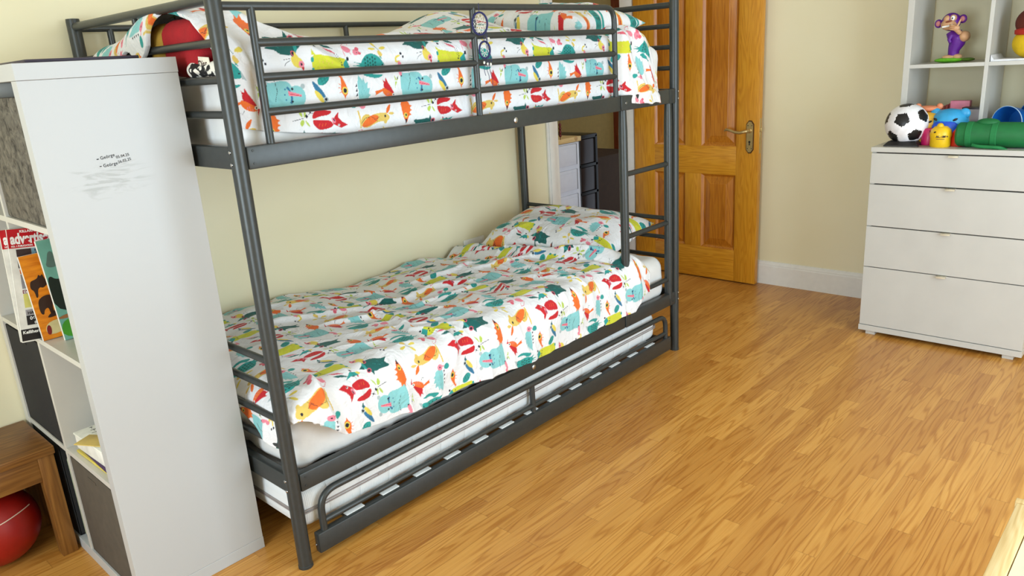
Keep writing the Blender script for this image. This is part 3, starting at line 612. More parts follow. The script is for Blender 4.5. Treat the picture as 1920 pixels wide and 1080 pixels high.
# ------------------------------------------------------------------ duvets
def drape(name, parent, a, b, xl, yf, top, R, prt, nfun, flip=False):
    """a, b: cloth coordinates (world x, and y with y<yf meaning overhang)"""
    ex = np.maximum(0, xl-a); ey = np.maximum(0, yf-b); e = np.hypot(ex, ey); th = np.minimum(e/R, PI/2)
    hor = R*np.sin(th); ver = R*(1-np.cos(th))+np.maximum(0, e-R*PI/2); ee = np.maximum(e, 1e-9)
    X = np.where(ex > 0, xl, a)-hor*ex/ee; Y = np.where(ey > 0, yf, b)-hor*ey/ee; Z = top(a, b)-ver
    n = np.stack([-np.sin(th)*ex/ee, -np.sin(th)*ey/ee, np.cos(th)], -1)
    disp = nfun(a, b, e)
    P = np.stack([X, Y, Z], -1)+n*disp[..., None]
    return P
def duvet_lower():
    nu, nv = 900, 640
    s = np.linspace(0, 1, nu)[:, None]*np.ones((1, nv)); t = np.ones((nu, 1))*np.linspace(0, 1, nv)[None, :]
    yf, xl, R = .045, .085, .055
    # right hem runs from the wall towards the front corner by the ladder
    yy = .925-t*(.925+.19)
    xr = 1.66+.20*np.clip((.75-yy)/.8, 0, 1)**1.4-.05*np.clip((-.05-yy)/.12, 0, 1)
    xa = -.055+.03*np.sin(yy*9)
    a = xa+(xr-xa)*s
    # front hem: overhang below yf as a function of x
    hx = np.array([-.06, .0, .04, .1, .17, .3, .45, .65, .9, 1.2, 1.5, 1.68, 1.76, 1.90]); hv = np.array([.02, .05, .07, .12, .175, .195, .215, .218, .222, .236, .236, .225, .17, .12])
    bh = yf-np.interp(a, hx, hv)-.007*(fbm(a*4+1, a*0, 2)-.5)*2-.002*np.sin(a*41+1)
    b = .93-t*(.93-bh)
    def top(a, b):
        z = .522+0*a
        z += .026*np.exp(-((a-.52)/.16)**2-((b-.80)/.20)**2)-.040*np.exp(-((a-.98)/.30)**2)*np.clip((b-.5)/.35, 0, 1)-.012*np.clip((b-.82)/.1, 0, 1)          # puffs along the wall
        z += .012*np.exp(-((a-1.1)/.3)**2-((b-.75)/.25)**2)-.018*np.exp(-((a-.85)/.18)**2-((b-.62)/.16)**2)
        z += .014*np.exp(-((a-.25)/.2)**2-((b-.35)/.25)**2)
        z -= .022*np.exp(-((a-1.0)/.28)**2-((b-.42)/.16)**2)
        roll = np.clip((a-(xr_at(b)-.17))/.17, 0, 1)
        z += .040*np.sin(np.clip(roll*1.15, 0, 1)*PI)**1.0*np.clip((b+.12)/.2, 0.1, 1)-.045*roll**6
        z -= .035*np.exp(-((a-1.50)/.17)**2)*np.clip((b-.5)/.35, 0, 1)
        return z
    def xr_at(b): return 1.66+.20*np.clip((.75-b)/.8, 0, 1)**1.4-.05*np.clip((-.05-b)/.12, 0, 1)
    def nf(a, b, e):
        d = .020*(fbm(a*5+2, b*6, 3)-.5)+.014*folds(a, b, .35, 6, 2.4, .8)*fbm(a*3, b*3+5, 2)*1.6
        fr = np.clip(e/.06, 0, 1)
        d += (1-fr)*(.028*folds(a, b, -.5, 9, 3.5, 1.0)*np.clip(fbm(a*4+9, b*4+1, 2)*2-.8, 0, 1)+.014*folds(a, b, 1.1, 15, 6, 1.0)*np.clip(fbm(a*5, b*5+4, 2)*2-.7, 0, 1))
        d += .009*folds(a, b, .05, 17, 3, .7)*fbm(a*6+3, b*5+8, 2)
        d += fr*.012*ridge(a*9+b*2, b*1.5+3)*np.clip(e/.15, 0, 1)
        for p in CR_LOW: d += crease(a, b, *p)
        d += .016*np.clip((e-.03)/.1, 0, 1)+.004          # hangs a little clear of the side rail
        d += .012*np.exp(-((a-1.69)/.09)**2)*np.clip(e/.05, 0, 1)
        return d
    P = drape('duvet', None, a, b, xl, yf, top, R, None, nf)
    e = np.maximum(0, yf-b); arc = np.where(b < yf, b-yf, b-yf)
    col = printc(.202-(a-.781)*1.045, 1.76-(.553+arc)).reshape(-1, 3)
    V = P.reshape(-1, 3); F = grid_faces(nu, nv)
    # underside + closed hem: a second layer slightly inside
    nrm = np.cross(np.gradient(P, axis=0), np.gradient(P, axis=1)); nrm /= np.maximum(np.linalg.norm(nrm, axis=-1, keepdims=True), 1e-9)
    return P, nrm, col, F, nu, nv
CR_LOW = [([(.62, .50), (.66, .32), (.60, .14), (.66, .02), (.64, -.07)], .014, .016), ([(.30, .62), (.5, .56), (.74, .50)], .016, .016), ([(.70, .62), (.86, .5), (1.02, .52), (1.2, .44)], .015, .020),
          ([(.8, .40), (1.0, .36), (1.18, .37)], .013, .016), ([(1.0, .66), (1.2, .60), (1.42, .62)], .014, .014), ([(.15, .10), (.12, -.02), (.16, -.14)], .013, .020), ([(.42, .46), (.60, .40), (.72, .42)], .012, .014),
          ([(1.3, .30), (1.36, .1), (1.42, -.06)], .014, .008), ([(1.50, .9), (1.58, .6), (1.66, .3), (1.74, .05), (1.78, -.1)], .010, -.014), ([(1.62, .35), (1.7, .1), (1.72, -.12)], .011, .014), ([(1.28, .55), (1.45, .48), (1.6, .40)], .012, .010)]
def thick(name, P, nrm, col, mat, parent, th, sign):
    nu, nv = P.shape[:2]; F = grid_faces(nu, nv); n = nu*nv
    # rim: extrude the border inwards so that the hem has real thickness
    idx = np.arange(n).reshape(nu, nv)
    loop = np.concatenate([idx[:, 0], idx[-1, 1:], idx[-2::-1, -1], idx[0, -2:0:-1]])
    V = P.reshape(-1, 3); N = nrm.reshape(-1, 3)*sign
    rim = V[loop]-N[loop]*th; m = len(loop); k = np.arange(m); kk = (k+1) % m
    F2 = np.stack([loop[k], n+k, n+kk, loop[kk]], 1)
    V2 = np.concatenate([V, rim]); c2 = np.concatenate([col, col[loop]])
    if sign < 0: F = F[:, ::-1]; F2 = F2[:, ::-1]
    return big(name, V2, np.concatenate([F, F2]), mat, parent, c2)
P, nrm, col, F, nu, nv = duvet_lower()
sg = 1 if nrm[nu//2, nv//3, 2] > 0 else -1
du = thick('duvet', P, nrm, col, PRINT, None, .012, sg)
tag(du, 'white animal print duvet spread over the lower bunk', 'duvet', 'animal print duvets')

def duvet_upper():
    nu, nv = 1000, 560
    s = np.linspace(0, 1, nu)[:, None]*np.ones((1, nv)); t = np.ones((nu, 1))*np.linspace(0, 1, nv)[None, :]
    yf, xl, R = .095, .035, .06
    bb0 = .87-t*.78; xa = -.095*np.clip((bb0-.42)/.05, 0, 1)*(.8+.2*np.sin(bb0*40)); xr = 1.955+0*t
    a = xa+(xr-xa)*s
    hx = np.array([0, .03, .1, .2, .33, .5, 1.0, 1.3, 1.6, 1.66, 1.72, 1.80, 1.88, 1.93, 1.96]); hv = np.array([.23, .245, .26, .275, .29, .31, .315, .31, .30, .295, .32, .33, .325, .29, .25])
    bh = yf-np.interp(a, hx, hv)
    b = .87-t*(.87-bh)
    def top(a, b):
        f = np.clip((b-.02)/.12, 0, 1)
        z = 1.497+.014*np.clip((b-.05)/.3, 0, 1)+0*a
        z += f*.088*np.exp(-((a-.02)/.22)**2-((b-.30)/.26)**2)
        z += f*.02*np.exp(-((a-.12)/.14)**2)
        z += f*.095*np.exp(-((a-1.22)/.20)**2-((b-.52)/.22)**2)
        z -= .05*np.clip((a-1.80)/.155, 0, 1)**2
        z += -.03*np.clip((b-.72)/.14, 0, 1)**2
        z += -.10*np.clip((a-1.35)/.1, 0, 1)*np.clip((b-.12)/.1, 0, 1)
        return z
    def nf(a, b, e):
        fr = np.clip(e/.06, 0, 1)
        d = .010*(fbm(a*5+12, b*6, 3)-.5)+(1-fr)*.014*folds(a, b, .2, 8, 3, .8)*fbm(a*3, b*3+5, 2)
        d += fr*(.0045*folds(a, b, .25, 7, 3, .8)+.003*ridge(a*11+b*3, b*2+3)+.004*(fbm(a*9, b*9, 2)-.5))
        d += .030*np.clip((a-1.67)/.06, 0, 1)*fr+.018*np.clip((a-1.70)/.06, 0, 1)*np.clip((e-.15)/.12, 0, 1)
        d += (.010*ridge(a*14+2, b*3))*np.clip((a-1.66)/.05, 0, 1)
        for p in CR_UP: d += crease(a, b, *p)
        return d
    P = drape('duvet', None, a, b, xl, yf, top, R, None, nf)
    # right end rolls over
    k = np.clip((a-1.87)/.085, 0, 1); P[..., 2] -= (.11*k**2.2)*np.clip((b+.25)/.3, 0, 1); 
    keep = np.where(a > 1.665, -.095, .030)   # stays behind the guard rails
    inside = (a < 1.665)
    P[..., 1] = np.where(inside, np.maximum(P[..., 1], .017), P[..., 1])
    arc = b-yf
    col = printc(a, 1.531+arc).reshape(-1, 3)
    nrm = np.cross(np.gradient(P, axis=0), np.gradient(P, axis=1)); nrm /= np.maximum(np.linalg.norm(nrm, axis=-1, keepdims=True), 1e-9)
    return P, nrm, col
CR_UP = [([(.05, .25), (.16, .12), (.30, .02), (.42, -.05)], .016, .014), ([(.02, .1), (.1, -.02), (.14, -.12)], .014, .010), ([(.55, .12), (.9, .16), (1.3, .12)], .014, .012), ([(1.68, .10), (1.76, -.05), (1.84, -.2)], .014, .012), ([(1.75, .12), (1.84, .0), (1.9, -.14)], .012, .012)]
P, nrm, col = duvet_upper()
sg = 1 if nrm[500, 150, 2] > 0 else -1
du2 = thick('duvet', P, nrm, col, PRINT, None, .012, sg)
tag(du2, 'white animal print duvet bulging over the upper bunk rail', 'duvet', 'animal print duvets')

def pillow(c, lx, ly, T, M, off, label, seed=0, sign=1):
    n = 240; u, v = np.meshgrid(np.linspace(-1, 1, n), np.linspace(-1, 1, n), indexing='ij')
    # pinched outline
    px = u*lx/2*(1-.07*(1-u**2)*0-.08*(1-v**2)*0)*(1-.10*(1-np.abs(v)**2.0)*np.abs(u)**8); py = v*ly/2*(1-.08*(1-np.abs(u)**2)*np.abs(v)**8)
    th = (np.clip(1-np.abs(u)**2.6, 0, 1)*np.clip(1-np.abs(v)**2.6, 0, 1))**.55
    V = []; Cc = []
    for s in (1, -1):
        w_ = .014*folds(px+seed, py, .3, 11, 3, .8)*th+.010*(fbm(px*9+seed, py*9, 3)-.5)*th
        rad = .015*ridge(np.arctan2(py, px)*4+seed, np.hypot(u, v)*1.2)*np.clip(np.hypot(u, v)-.4, 0, .6)*2*np.clip(th*3, 0, 1)
        z = s*(T/2*th*(1.15 if s > 0 else .85)+(w_+rad)*(1 if s > 0 else .3))
        p = np.stack([px, py, z], -1).reshape(-1, 3); V.append(p); Cc.append(printc(off[0]+sign*py.ravel(), off[1]-sign*px.ravel()))
    F = grid_faces(n, n); F = np.concatenate([F, F[:, ::-1]+n*n])
    V = np.concatenate(V); Mx = np.array(M.to_3x3()); V = V@Mx.T+np.array(c)
    o = big('pillow', V, F, PRINT, None, np.concatenate(Cc)); return tag(o, label, 'pillow', 'animal print pillows')
R3 = lambda rx, ry, rz: (Matrix.Rotation(rz, 3, 'Z') @ Matrix.Rotation(ry, 3, 'Y') @ Matrix.Rotation(rx, 3, 'X'))
pillow((1.86, .47, .575), .46, .74, .17, R3(0, -.20, .05), (.2, 1.3), 'animal print pillow at the head of the lower bunk', 2)
pillow((1.70, .40, 1.52), .52, .70, .17, R3(.0, -.02, .06), (.33, 1.36), 'animal print pillow at the head of the upper bunk', 5)

# ------------------------------------------------------------------ bookcase at the foot of the bunk
BX0, BX1, BY0, BY1, BH = -.400, -.028, .189, .957, 1.472
bk = thing('bookcase', 'tall white eight-compartment bookcase at the foot of the bunk bed', 'bookcase', ((BX0+BX1)/2, (BY0+BY1)/2, 0))
MB().box(BX0, BX1, BY0, BY0+.038, .0385, BH-.0385, .0008).build('side_panel', MEL, bk, smooth=False)
MB().box(BX0, BX1, BY1-.038, BY1, .0385, BH-.0385, .0008).build('side_panel', MEL2, bk, smooth=False)
MB().box(BX0-.001, BX1+.001, BY0-.0015, BY1, BH-.038, BH, .0012).build('top_board', MEL, bk, smooth=False)
MB().box(BX0-.001, BX1+.001, BY0-.0005, BY1, 0, .038, .0012).build('bottom_board', MEL, bk, smooth=False)
YM = (BY0+BY1)/2; P4 = .3505; SZ = [.038+i*P4 for i in range(4)]     # compartment floors
MB().box(BX0+.0006, BX1, YM-.008, YM+.008, .038, BH-.038, .0008).build('upright_divider', MEL2, bk, smooth=False)
for i in range(1, 4):
    z = SZ[i]-.0155
    for ya, yb in ((BY0+.038, YM-.008), (YM+.008, BY1-.038)): MB().box(BX0+.001, BX1, ya, yb, z, z+.0155, .0006).build('shelf', MEL2, bk, smooth=False)
INK = C('black_ink', (22, 22, 24), .7)
Mw = frame((-.268, BY0-.0004, 1.2335), (1, 0, .06), (0, 0, 1))
def on_panel(x, z, ang=0): 
    m = Matrix.Identity(4); X = Vector((math.cos(ang), 0, math.sin(ang))); Yv = Vector((-math.sin(ang), 0, math.cos(ang))); return frame((x, BY0-.0003, z), X, Yv)
for (s, x, z, sz, ang) in (('-', -.2685, 1.2355, .022, .08), ('Ge\u00f6rge', -.2590, 1.2385, .0112, .14), ('05.04.25', -.2225, 1.2370, .0092, .10),
                           ('-', -.2655, 1.2185, .020, -.02), ('Ge\u00f6rge', -.2560, 1.2195, .0112, .08), ('26.02.25', -.2200, 1.2245, .0092, .14)):
    text('handwriting', s, sz, on_panel(x, z, ang), INK, bk, .0002, .92, .00008, 1.12)
# things in the compartments
gb = MB().box(BX0+.004, BX1-.02, BY0+.041, YM-.012, SZ[3]+.0, SZ[3]+.322, .006).box(BX0+.002, BX0+.006, BY0+.043, YM-.014, SZ[3]+.002, SZ[3]+.318, .002)
o = thing('storage_box', 'mottled grey storage box filling the top compartment of the bookcase', 'storage box', (BX0+.2, BY0+.2, SZ[3]), 'storage boxes in the bookcase')
MB().box(BX0+.006, BX1-.02, BY0+.043, YM-.013, SZ[3]+.001, SZ[3]+.308, .005).build('box_body', concrete_mat(), o)
MB().box(BX0+.0055, BX1-.019, BY0+.0425, YM-.0125, SZ[3]+.285, SZ[3]+.309, .003).build('box_lid', concrete_mat(), o)
def fabric_box(y0, y1, row, rgb, key, label, dx=.004, h_=.325):
    o = thing('storage_box', label, 'storage box', (BX0+.2, (y0+y1)/2, SZ[row]), 'storage boxes in the bookcase')
    m = C(key, rgb, .9, bump=.3, bscale=500)
    b = MB(); z0, z1 = SZ[row]+.001, SZ[row]+h_
    b.box(BX0+dx, BX0+dx+.006, y0, y1, z0, z1, .002).box(BX1-.03, BX1-.024, y0, y1, z0, z1, .002).box(BX0+dx, BX1-.024, y0, y0+.006, z0, z1, .002).box(BX0+dx, BX1-.024, y1-.006, y1, z0, z1, .002).box(BX0+dx, BX1-.024, y0, y1, z0, z0+.006, .002)
    b.build('box_body', m, o); MB().box(BX0+dx-.0015, BX0+dx, (y0+y1)/2-.03, (y0+y1)/2+.03, z1-.03, z1-.022, .0005).build('pull_loop', m, o)
    return o
fabric_box(YM+.014, BY1-.043, 1, (26, 26, 28), 'black_fabric_and_shade', 'black fabric storage box in the bookcase beside the paper stack')
fabric_box(BY0+.042, YM-.012, 0, (78, 70, 60), 'dark_taupe_box', 'dark taupe fabric box in the bottom compartment of the bookcase')
fabric_box(YM+.10, BY1-.043, 0, (26, 26, 28), 'black_fabric_and_shade', 'black box added as the shade inside the bottom compartment behind the oak bench')  # black box stands in for the compartment's dark interior
tag(MB().box(BX0+.012, BX1-.05, YM+.012, YM+.085, SZ[0]+.001, SZ[0]+.30, .018).build('box_file', C('pale_green_file', (186, 196, 168), .5), None), 'pale green box file in the bottom compartment of the bookcase', 'box file')

# magazines and picture books leaning in the second compartment
RED = C('magazine_red', (186, 20, 34), .35); PAP = C('newsprint', (222, 220, 212), .6); BLK = C('magazine_black', (28, 26, 30), .45); WTX = C('white_print', (240, 240, 236), .5)
ZS = SZ[2]
def sheet(y, x_b, x_t, z_b, z_t, lean=.004):
    """an upright cover facing the room (-y); local x = +x, local y up"""
    o_ = Vector((x_b, y, z_b)); yv = Vector((x_t-x_b, lean, z_t-z_b)).normalized(); n = Vector((1, 0, 0)).cross(yv).normalized(); xv = yv.cross(n).normalized()
    return frame(o_, xv, yv), math.hypot(x_t-x_b, z_t-z_b)
def panel(mb, M, x0, x1, y0, y1, z=.0003, th=.0004): 
    return mb.prism([(x0, y0), (x1, y0), (x1, y1), (x0, y1)], M @ Matrix.Translation((0, 0, z)), th)
def magazine(y, xb, xt, label, zb, full=True):
    M, H_ = sheet(y, xb, xt, zb, zb+.316); W_ = .215
    o = thing('magazine', label, 'magazine', (xb+.11, y, zb), 'magazines in the bookcase')
    MB().prism([(0, 0), (W_, 0), (W_, H_), (0, H_)], M @ Matrix.Translation((0, 0, -.007)), .007).build('pages', PAP, o, smooth=False)
    panel(MB(), M, 0, W_, H_-.052, H_, .0002).build('masthead', RED, o, smooth=False)
    text('lettering', 'advertiser', .040, M @ Matrix.Translation((.006, H_-.040, .0008)), WTX, o, .0002, .62, .0016)
    text('lettering', 'KILLARNEY', .0095, M @ Matrix.Translation((.030, H_-.0105, .0008)), WTX, o, .0002, 1.0, .0003)
    text('lettering', 'NO. 1 PUBLICATION', .0062, M @ Matrix.Translation((.006, H_-.0490, .0008)), WTX, o, .0002, .9, .0002)
    if full:
        def pic(x0, x1, y0, y1, c, nm='picture', zz=.0004): panel(MB(), M, x0, x1, y0, y1, zz).build(nm, c, o, smooth=False)
        dk = C('pic_dark', (60, 44, 44), .4)
        pic(.016, .052, H_-.078, H_-.056, dk); pic(.053, .20, H_-.074, H_-.056, C('pic_blue', (120, 160, 176), .4)); pic(.016, .20, H_-.108, H_-.080, dk)
        pic(.018, .20, H_-.124, H_-.112, C('pic_orange', (206, 104, 36), .4)); pic(.018, .20, H_-.166, H_-.126, C('pic_grey', (140, 138, 142), .4))
        pic(.018, .20, H_-.180, H_-.170, C('pic_maroon', (110, 20, 40), .4)); pic(.018, .20, H_-.220, H_-.181, C('pic_yellow', (206, 200, 110), .4))
        pic(.018, .20, H_-.242, H_-.226, C('pic_mid', (150, 146, 150), .4)); pic(.018, .20, H_-.270, H_-.243, BLK); pic(0, W_, .004, .037, BLK)
        pic(.024, .046, H_-.150, H_-.130, C('pic_plum', (60, 20, 40), .4), 'picture', .0008)
        for s_, x_, y_, z_, c_ in (('Kellihers', .004, .024, .0125, WTX), ('DALY', .020, H_-.1785, .0095, WTX), ('HAC', .022, H_-.2390, .011, BLK), ('064', .026, H_-.2555, .013, WTX), ('087', .036, H_-.2680, .010, WTX), ('KILLARNEY', .060, H_-.064, .007, BLK), ('PRESS', .062, H_-.0725, .007, BLK)):
            text('lettering', s_, z_, M @ Matrix.Translation((x_, y_, .0010)), c_, o, .0002, 1.0, .0003)
    return o
magazine(.5620, -.441, -.424, 'magazine with a red masthead, half hidden as the rearmost in the bookcase', ZS+.001, False)
magazine(.5520, -.440, -.409, 'magazine with red masthead leaning behind the two picture books', ZS+.001, True)
def book(y, xb, xt, wd, ht, label, cover, deco):
    M, H_ = sheet(y, xb, xt, ZS+.001, ZS+.001+ht, .02)
    o = thing('picture_book', label, 'book', (xb+wd/2, y, ZS), 'picture books in the bookcase'); W_ = wd
    MB().prism([(0, 0), (W_, 0), (W_, H_), (0, H_)], M @ Matrix.Translation((0, 0, -.012)), .0118).build('pages', PAP, o, smooth=False)
    panel(MB(), M, 0, W_, 0, H_, .0).build('cover', cover, o, smooth=False)
    for z, (nm, c, polys) in enumerate(deco):
        m = MB()
        for p in polys: m.prism([tuple(q) for q in chaik(p, 2)], M @ Matrix.Translation((0, 0, .0006+.0003*z)), .0002)
        m.build(nm, c, o, smooth=False)
def amber():
    t = NT('amber_cover'); p = t.sep(t.obj()); f = t.noise(t.comb(t.math('MULTIPLY', p[0], 8), p[1], t.math('MULTIPLY', p[2], 40)), 2, 3)
    t.set(Base_Color=t.ramp(f, [(.3, (196, 104, 14)), (.7, (236, 150, 34))]), Roughness=.35); return t.m
DKB = C('dark_animal_print', (50, 32, 26), .4)
book(.512, -.398, -.404, .20, .242, 'picture book with dark animals on an amber cover', amber(), [
    ('animal_shape', DKB, [[(.010, .170), (.006, .150), (.014, .142), (.014, .120), (.020, .125), (.022, .142), (.030, .150), (.036, .145), (.046, .150), (.054, .160), (.046, .170), (.044, .185), (.038, .178), (.034, .185), (.030, .175), (.02, .172)],
                             [(.014, .112), (.012, .078), (.020, .070), (.024, .085), (.036, .09), (.036, .068), (.046, .070), (.046, .095), (.060, .115), (.044, .125), (.026, .122)], [(.02, .06), (.05, .08), (.09, .09), (.09, .075), (.05, .06)]]),
    ('label_patch', C('cream_patch', (206, 194, 140), .5), [[(.012, .010), (.07, .016), (.07, .052), (.016, .048)]]), ('red_shape', C('red_shape_ink', (120, 26, 30), .5), [[(.014, .015), (.024, .012), (.028, .030), (.024, .042), (.016, .036)]])])
book(.462, -.358, -.367, .165, .283, 'picture book with a teal sky and grassy green cover', C('teal_cover', (112, 168, 150), .35), [
    ('hill_shape', C('dark_tree_ink', (22, 34, 26), .5), [[(0, .175), (.010, .185), (.02, .172), (.04, .172), (.08, .16), (.16, .15), (.16, .08), (0, .07)]]), ('grass_shape', C('grass_ink', (70, 150, 40), .5), [[(0, 0), (.16, 0), (.16, .06), (.06, .062), (0, .055)]]),
    ('hat_shape', C('hat_ink', (86, 110, 100), .5), [[(.006, .212), (.02, .205), (.04, .210), (.034, .225), (.030, .25), (.02, .25), (.014, .23)]]), ('ground_line', C('brown_ink', (150, 100, 60), .5), [[(.0, .058), (.16, .068), (.16, .080), (.0, .072)]])])

# paper stack in the third compartment
z = SZ[1]+.001
py0, py1 = BY0+.055, YM-.045
Mr = Matrix.Translation((-.30, (py0+py1)/2, 0)) @ Matrix.Rotation(.05, 4, 'Z')
def flat(name, zz, th, hx, hy, mat, label, cat, ang=0, dx=0, dy=0):
    m = Matrix.Translation((-.285+dx, (py0+py1)/2+dy, 0)) @ Matrix.Rotation(ang, 4, 'Z'); b = MB(); b.box(-hx, hx, -hy, hy, zz, zz+th, .0015, m)
    return tag(b.build(name, mat, None), label, cat, 'papers in the bookcase')
flat('booklet', z, .008, .10, .125, C('yellow_cover', (206, 186, 80), .45), 'yellow booklet at the bottom of the paper stack', 'booklet', .02)
flat('booklet', z+.0085, .006, .098, .115, C('purple_cover', (60, 34, 80), .45), 'purple booklet lying on the yellow booklet', 'booklet', -.03, 0, -.01)
flat('notepad', z+.015, .042, .100, .108, PAP, 'thick white notepad in the paper stack of the bookcase', 'notepad', .03, .004, .012)
sh = flat('music_sheet', z+.0575, .006, .102, .112, C('white_sheet_paper', (226, 226, 216), .6), 'white sheet with pencil scribbles, topmost of the paper stack', 'paper', .03, .004, .012)
ink = C('pencil_grey', (96, 96, 92), .7); b = MB()
for r_ in range(3):
    for k in range(7):
        x_ = -.30+(.03 if r_ else .05)*1.0-r_*.035; y_ = YM-.075-k*.022; q = .004+.004*((k*7+r_*3) % 3)
        b.box(x_-q, x_+q, y_-.0012, y_+.0012, z+.0636, z+.0640).box(x_-.001, x_+.001, y_-.010, y_+.002, z+.0636, z+.0640)
b.build('pencil_marks', ink, sh, smooth=False)
flat('envelope', z+.0645, .003, .03, .10, C('ochre_band', (206, 178, 96), .5), 'ochre folded leaflet on the front edge of the white sheet', 'leaflet', .5, -.055, -.045)

# dark folder on top of the bookcase
b = MB().box(-.36, -.10, .235, .50, BH+.0005, BH+.009, .003, None)
fo = b.build('folder', C('dark_folder', (52, 44, 62), .5), None); tag(fo, 'thin dark folder lying on top of the white bookcase', 'folder')

# ------------------------------------------------------------------ oak bench and red ball, left foreground
bt = thing('bench', 'low dark oak bench standing beside the bookcase', 'bench', (-.85, .81, 0))
bx1, by0, bz = -.412, .665, .372
MB().box(-1.32, bx1+.004, by0-.006, .955, bz-.026, bz, .003).build('bench_top', BENCH, bt)
MB().box(-1.27, bx1-.045, by0+.003, by0+.022, bz-.105, bz-.027, .002).build('apron', BENCH, bt)
MB().box(bx1-.024, bx1-.006, by0+.05, .92, bz-.105, bz-.027, .002).build('apron', BENCH, bt)
for lx in (bx1-.045, -1.31):
    for ly in (by0, .905): MB().box(lx, lx+.045, ly, ly+.045, 0, bz-.027, .002).build('leg', wood_mat('dark_oak_leg', 2, (146, 100, 46), (124, 80, 32), (92, 56, 20), .45), bt)
bl = MB().ell((-.585, .80, .125), .124, .124, .124, nu=40, nv=24).build('ball', C('red_rubber', (146, 18, 10), .45), None)
tag(bl, 'large red ball on the floor underneath the oak bench', 'ball')
pts = [Vector((-.585, .80, .125))+Vector((math.sin(a)*.8, -math.cos(a)*.9, .42+.15*math.sin(a*3)*.3)).normalized()*.1245 for a in np.linspace(-.3, 1.0, 14)]
MB().tube(pts, .0016, 6).build('painted_line', C('white_ball_line', (220, 200, 180), .6), bl)

# ------------------------------------------------------------------ socket on the wall behind the bed
so = thing('wall_socket', 'white double wall socket above the lower duvet', 'socket', (1.715, YW, .47))
MB().box(1.642, 1.790, YW-.010, YW+.0, .452, .538, .003).build('socket_plate', WHITE, so)
b = MB()
for cx_ in (1.682, 1.752):
    for dx_, dz_ in ((0, .012), (-.011, -.008), (.011, -.008)): b.box(cx_+dx_-.003, cx_+dx_+.003, YW-.0106, YW-.0098, .488+dz_-.004, .488+dz_+.004)
b.build('socket_holes', C('black_plastic_gloss', (20, 20, 22), .3), so, smooth=False)
for cx_ in (1.668, 1.766): MB().box(cx_-.007, cx_+.007, YW-.013, YW-.009, .512, .528, .002).build('rocker_switch', WHITE, so)

# ------------------------------------------------------------------ soft toy and cloth at the foot of the upper bunk
CR = C('crimson_plush', (158, 14, 26), .9, bump=.4, bscale=300)
pt = thing('stuffed_cushion', 'crimson and mustard plush cushion under the upper duvet end', 'plush cushion', (.07, .24, 1.43))
cb_ = soft_box('cushion_body', .006, .085, .125, .345, 1.425, 1.560, .035, CR, pt, .004, .006, .012, 4)
soft_box('mustard_end', .006, .085, .335, .430, 1.44, 1.560, .036, C('mustard_plush', (196, 154, 60), .9, bump=.4, bscale=300), pt, .004, .004, .012, 6)
Mt = frame((.012, .168, 1.462), (0, -1, .04), (.02, .03, 1)); 
if (Mt.to_3x3() @ Vector((0, 0, 1))).x > 0: Mt = Mt @ Matrix.Scale(-1, 4, (0, 0, 1))
tg = MB().prism([(0, .004), (.006, .026), (.02, .02), (.078, .014), (.08, -.006), (.07, -.022), (.016, -.02), (.008, 0)], frame((.011, .165, 1.448), (0, -1, .02), (0, 0, 1)), .0015).build('fabric_tag', C('white_tag', (226, 218, 200), .7), pt)
text('lettering', 'Disc', .026, frame((.0095, .146, 1.440), (0, -1, .02), (0, 0, 1)), C('dark_tag_text', (60, 30, 26), .7), pt, .0003, 1.0, .0005)
tag(MB().ell((.030, .52, 1.50), .03, .055, .04, nu=24, nv=14).build('soft_toy', C('dark_brown_plush', (54, 34, 26), .9, bump=.4, bscale=300), None), 'dark brown soft toy poking out beside the mustard cushion end', 'soft toy')
t = NT('black_white_cloth'); f = t.noise(t.obj(), 28, 2, .5, .8)
t.set(Base_Color=t.ramp(f, [(.44, (226, 222, 210)), (.47, (20, 20, 22)), (.60, (24, 26, 24)), (.63, (226, 222, 210))]), Roughness=.85)
def lump(p): return Vector((p.x*(1+.2*math.sin(p.y*40)), p.y, p.z*(1+.35*math.sin(p.y*55+p.x*60))))
tag(MB().ell((.030, .135, 1.4345), .034, .105, .022, nu=40, nv=18, fn=lump).build('folded_cloth', t.m, None), 'crumpled black and white cloth tucked over the end bar of the upper bunk', 'cloth')

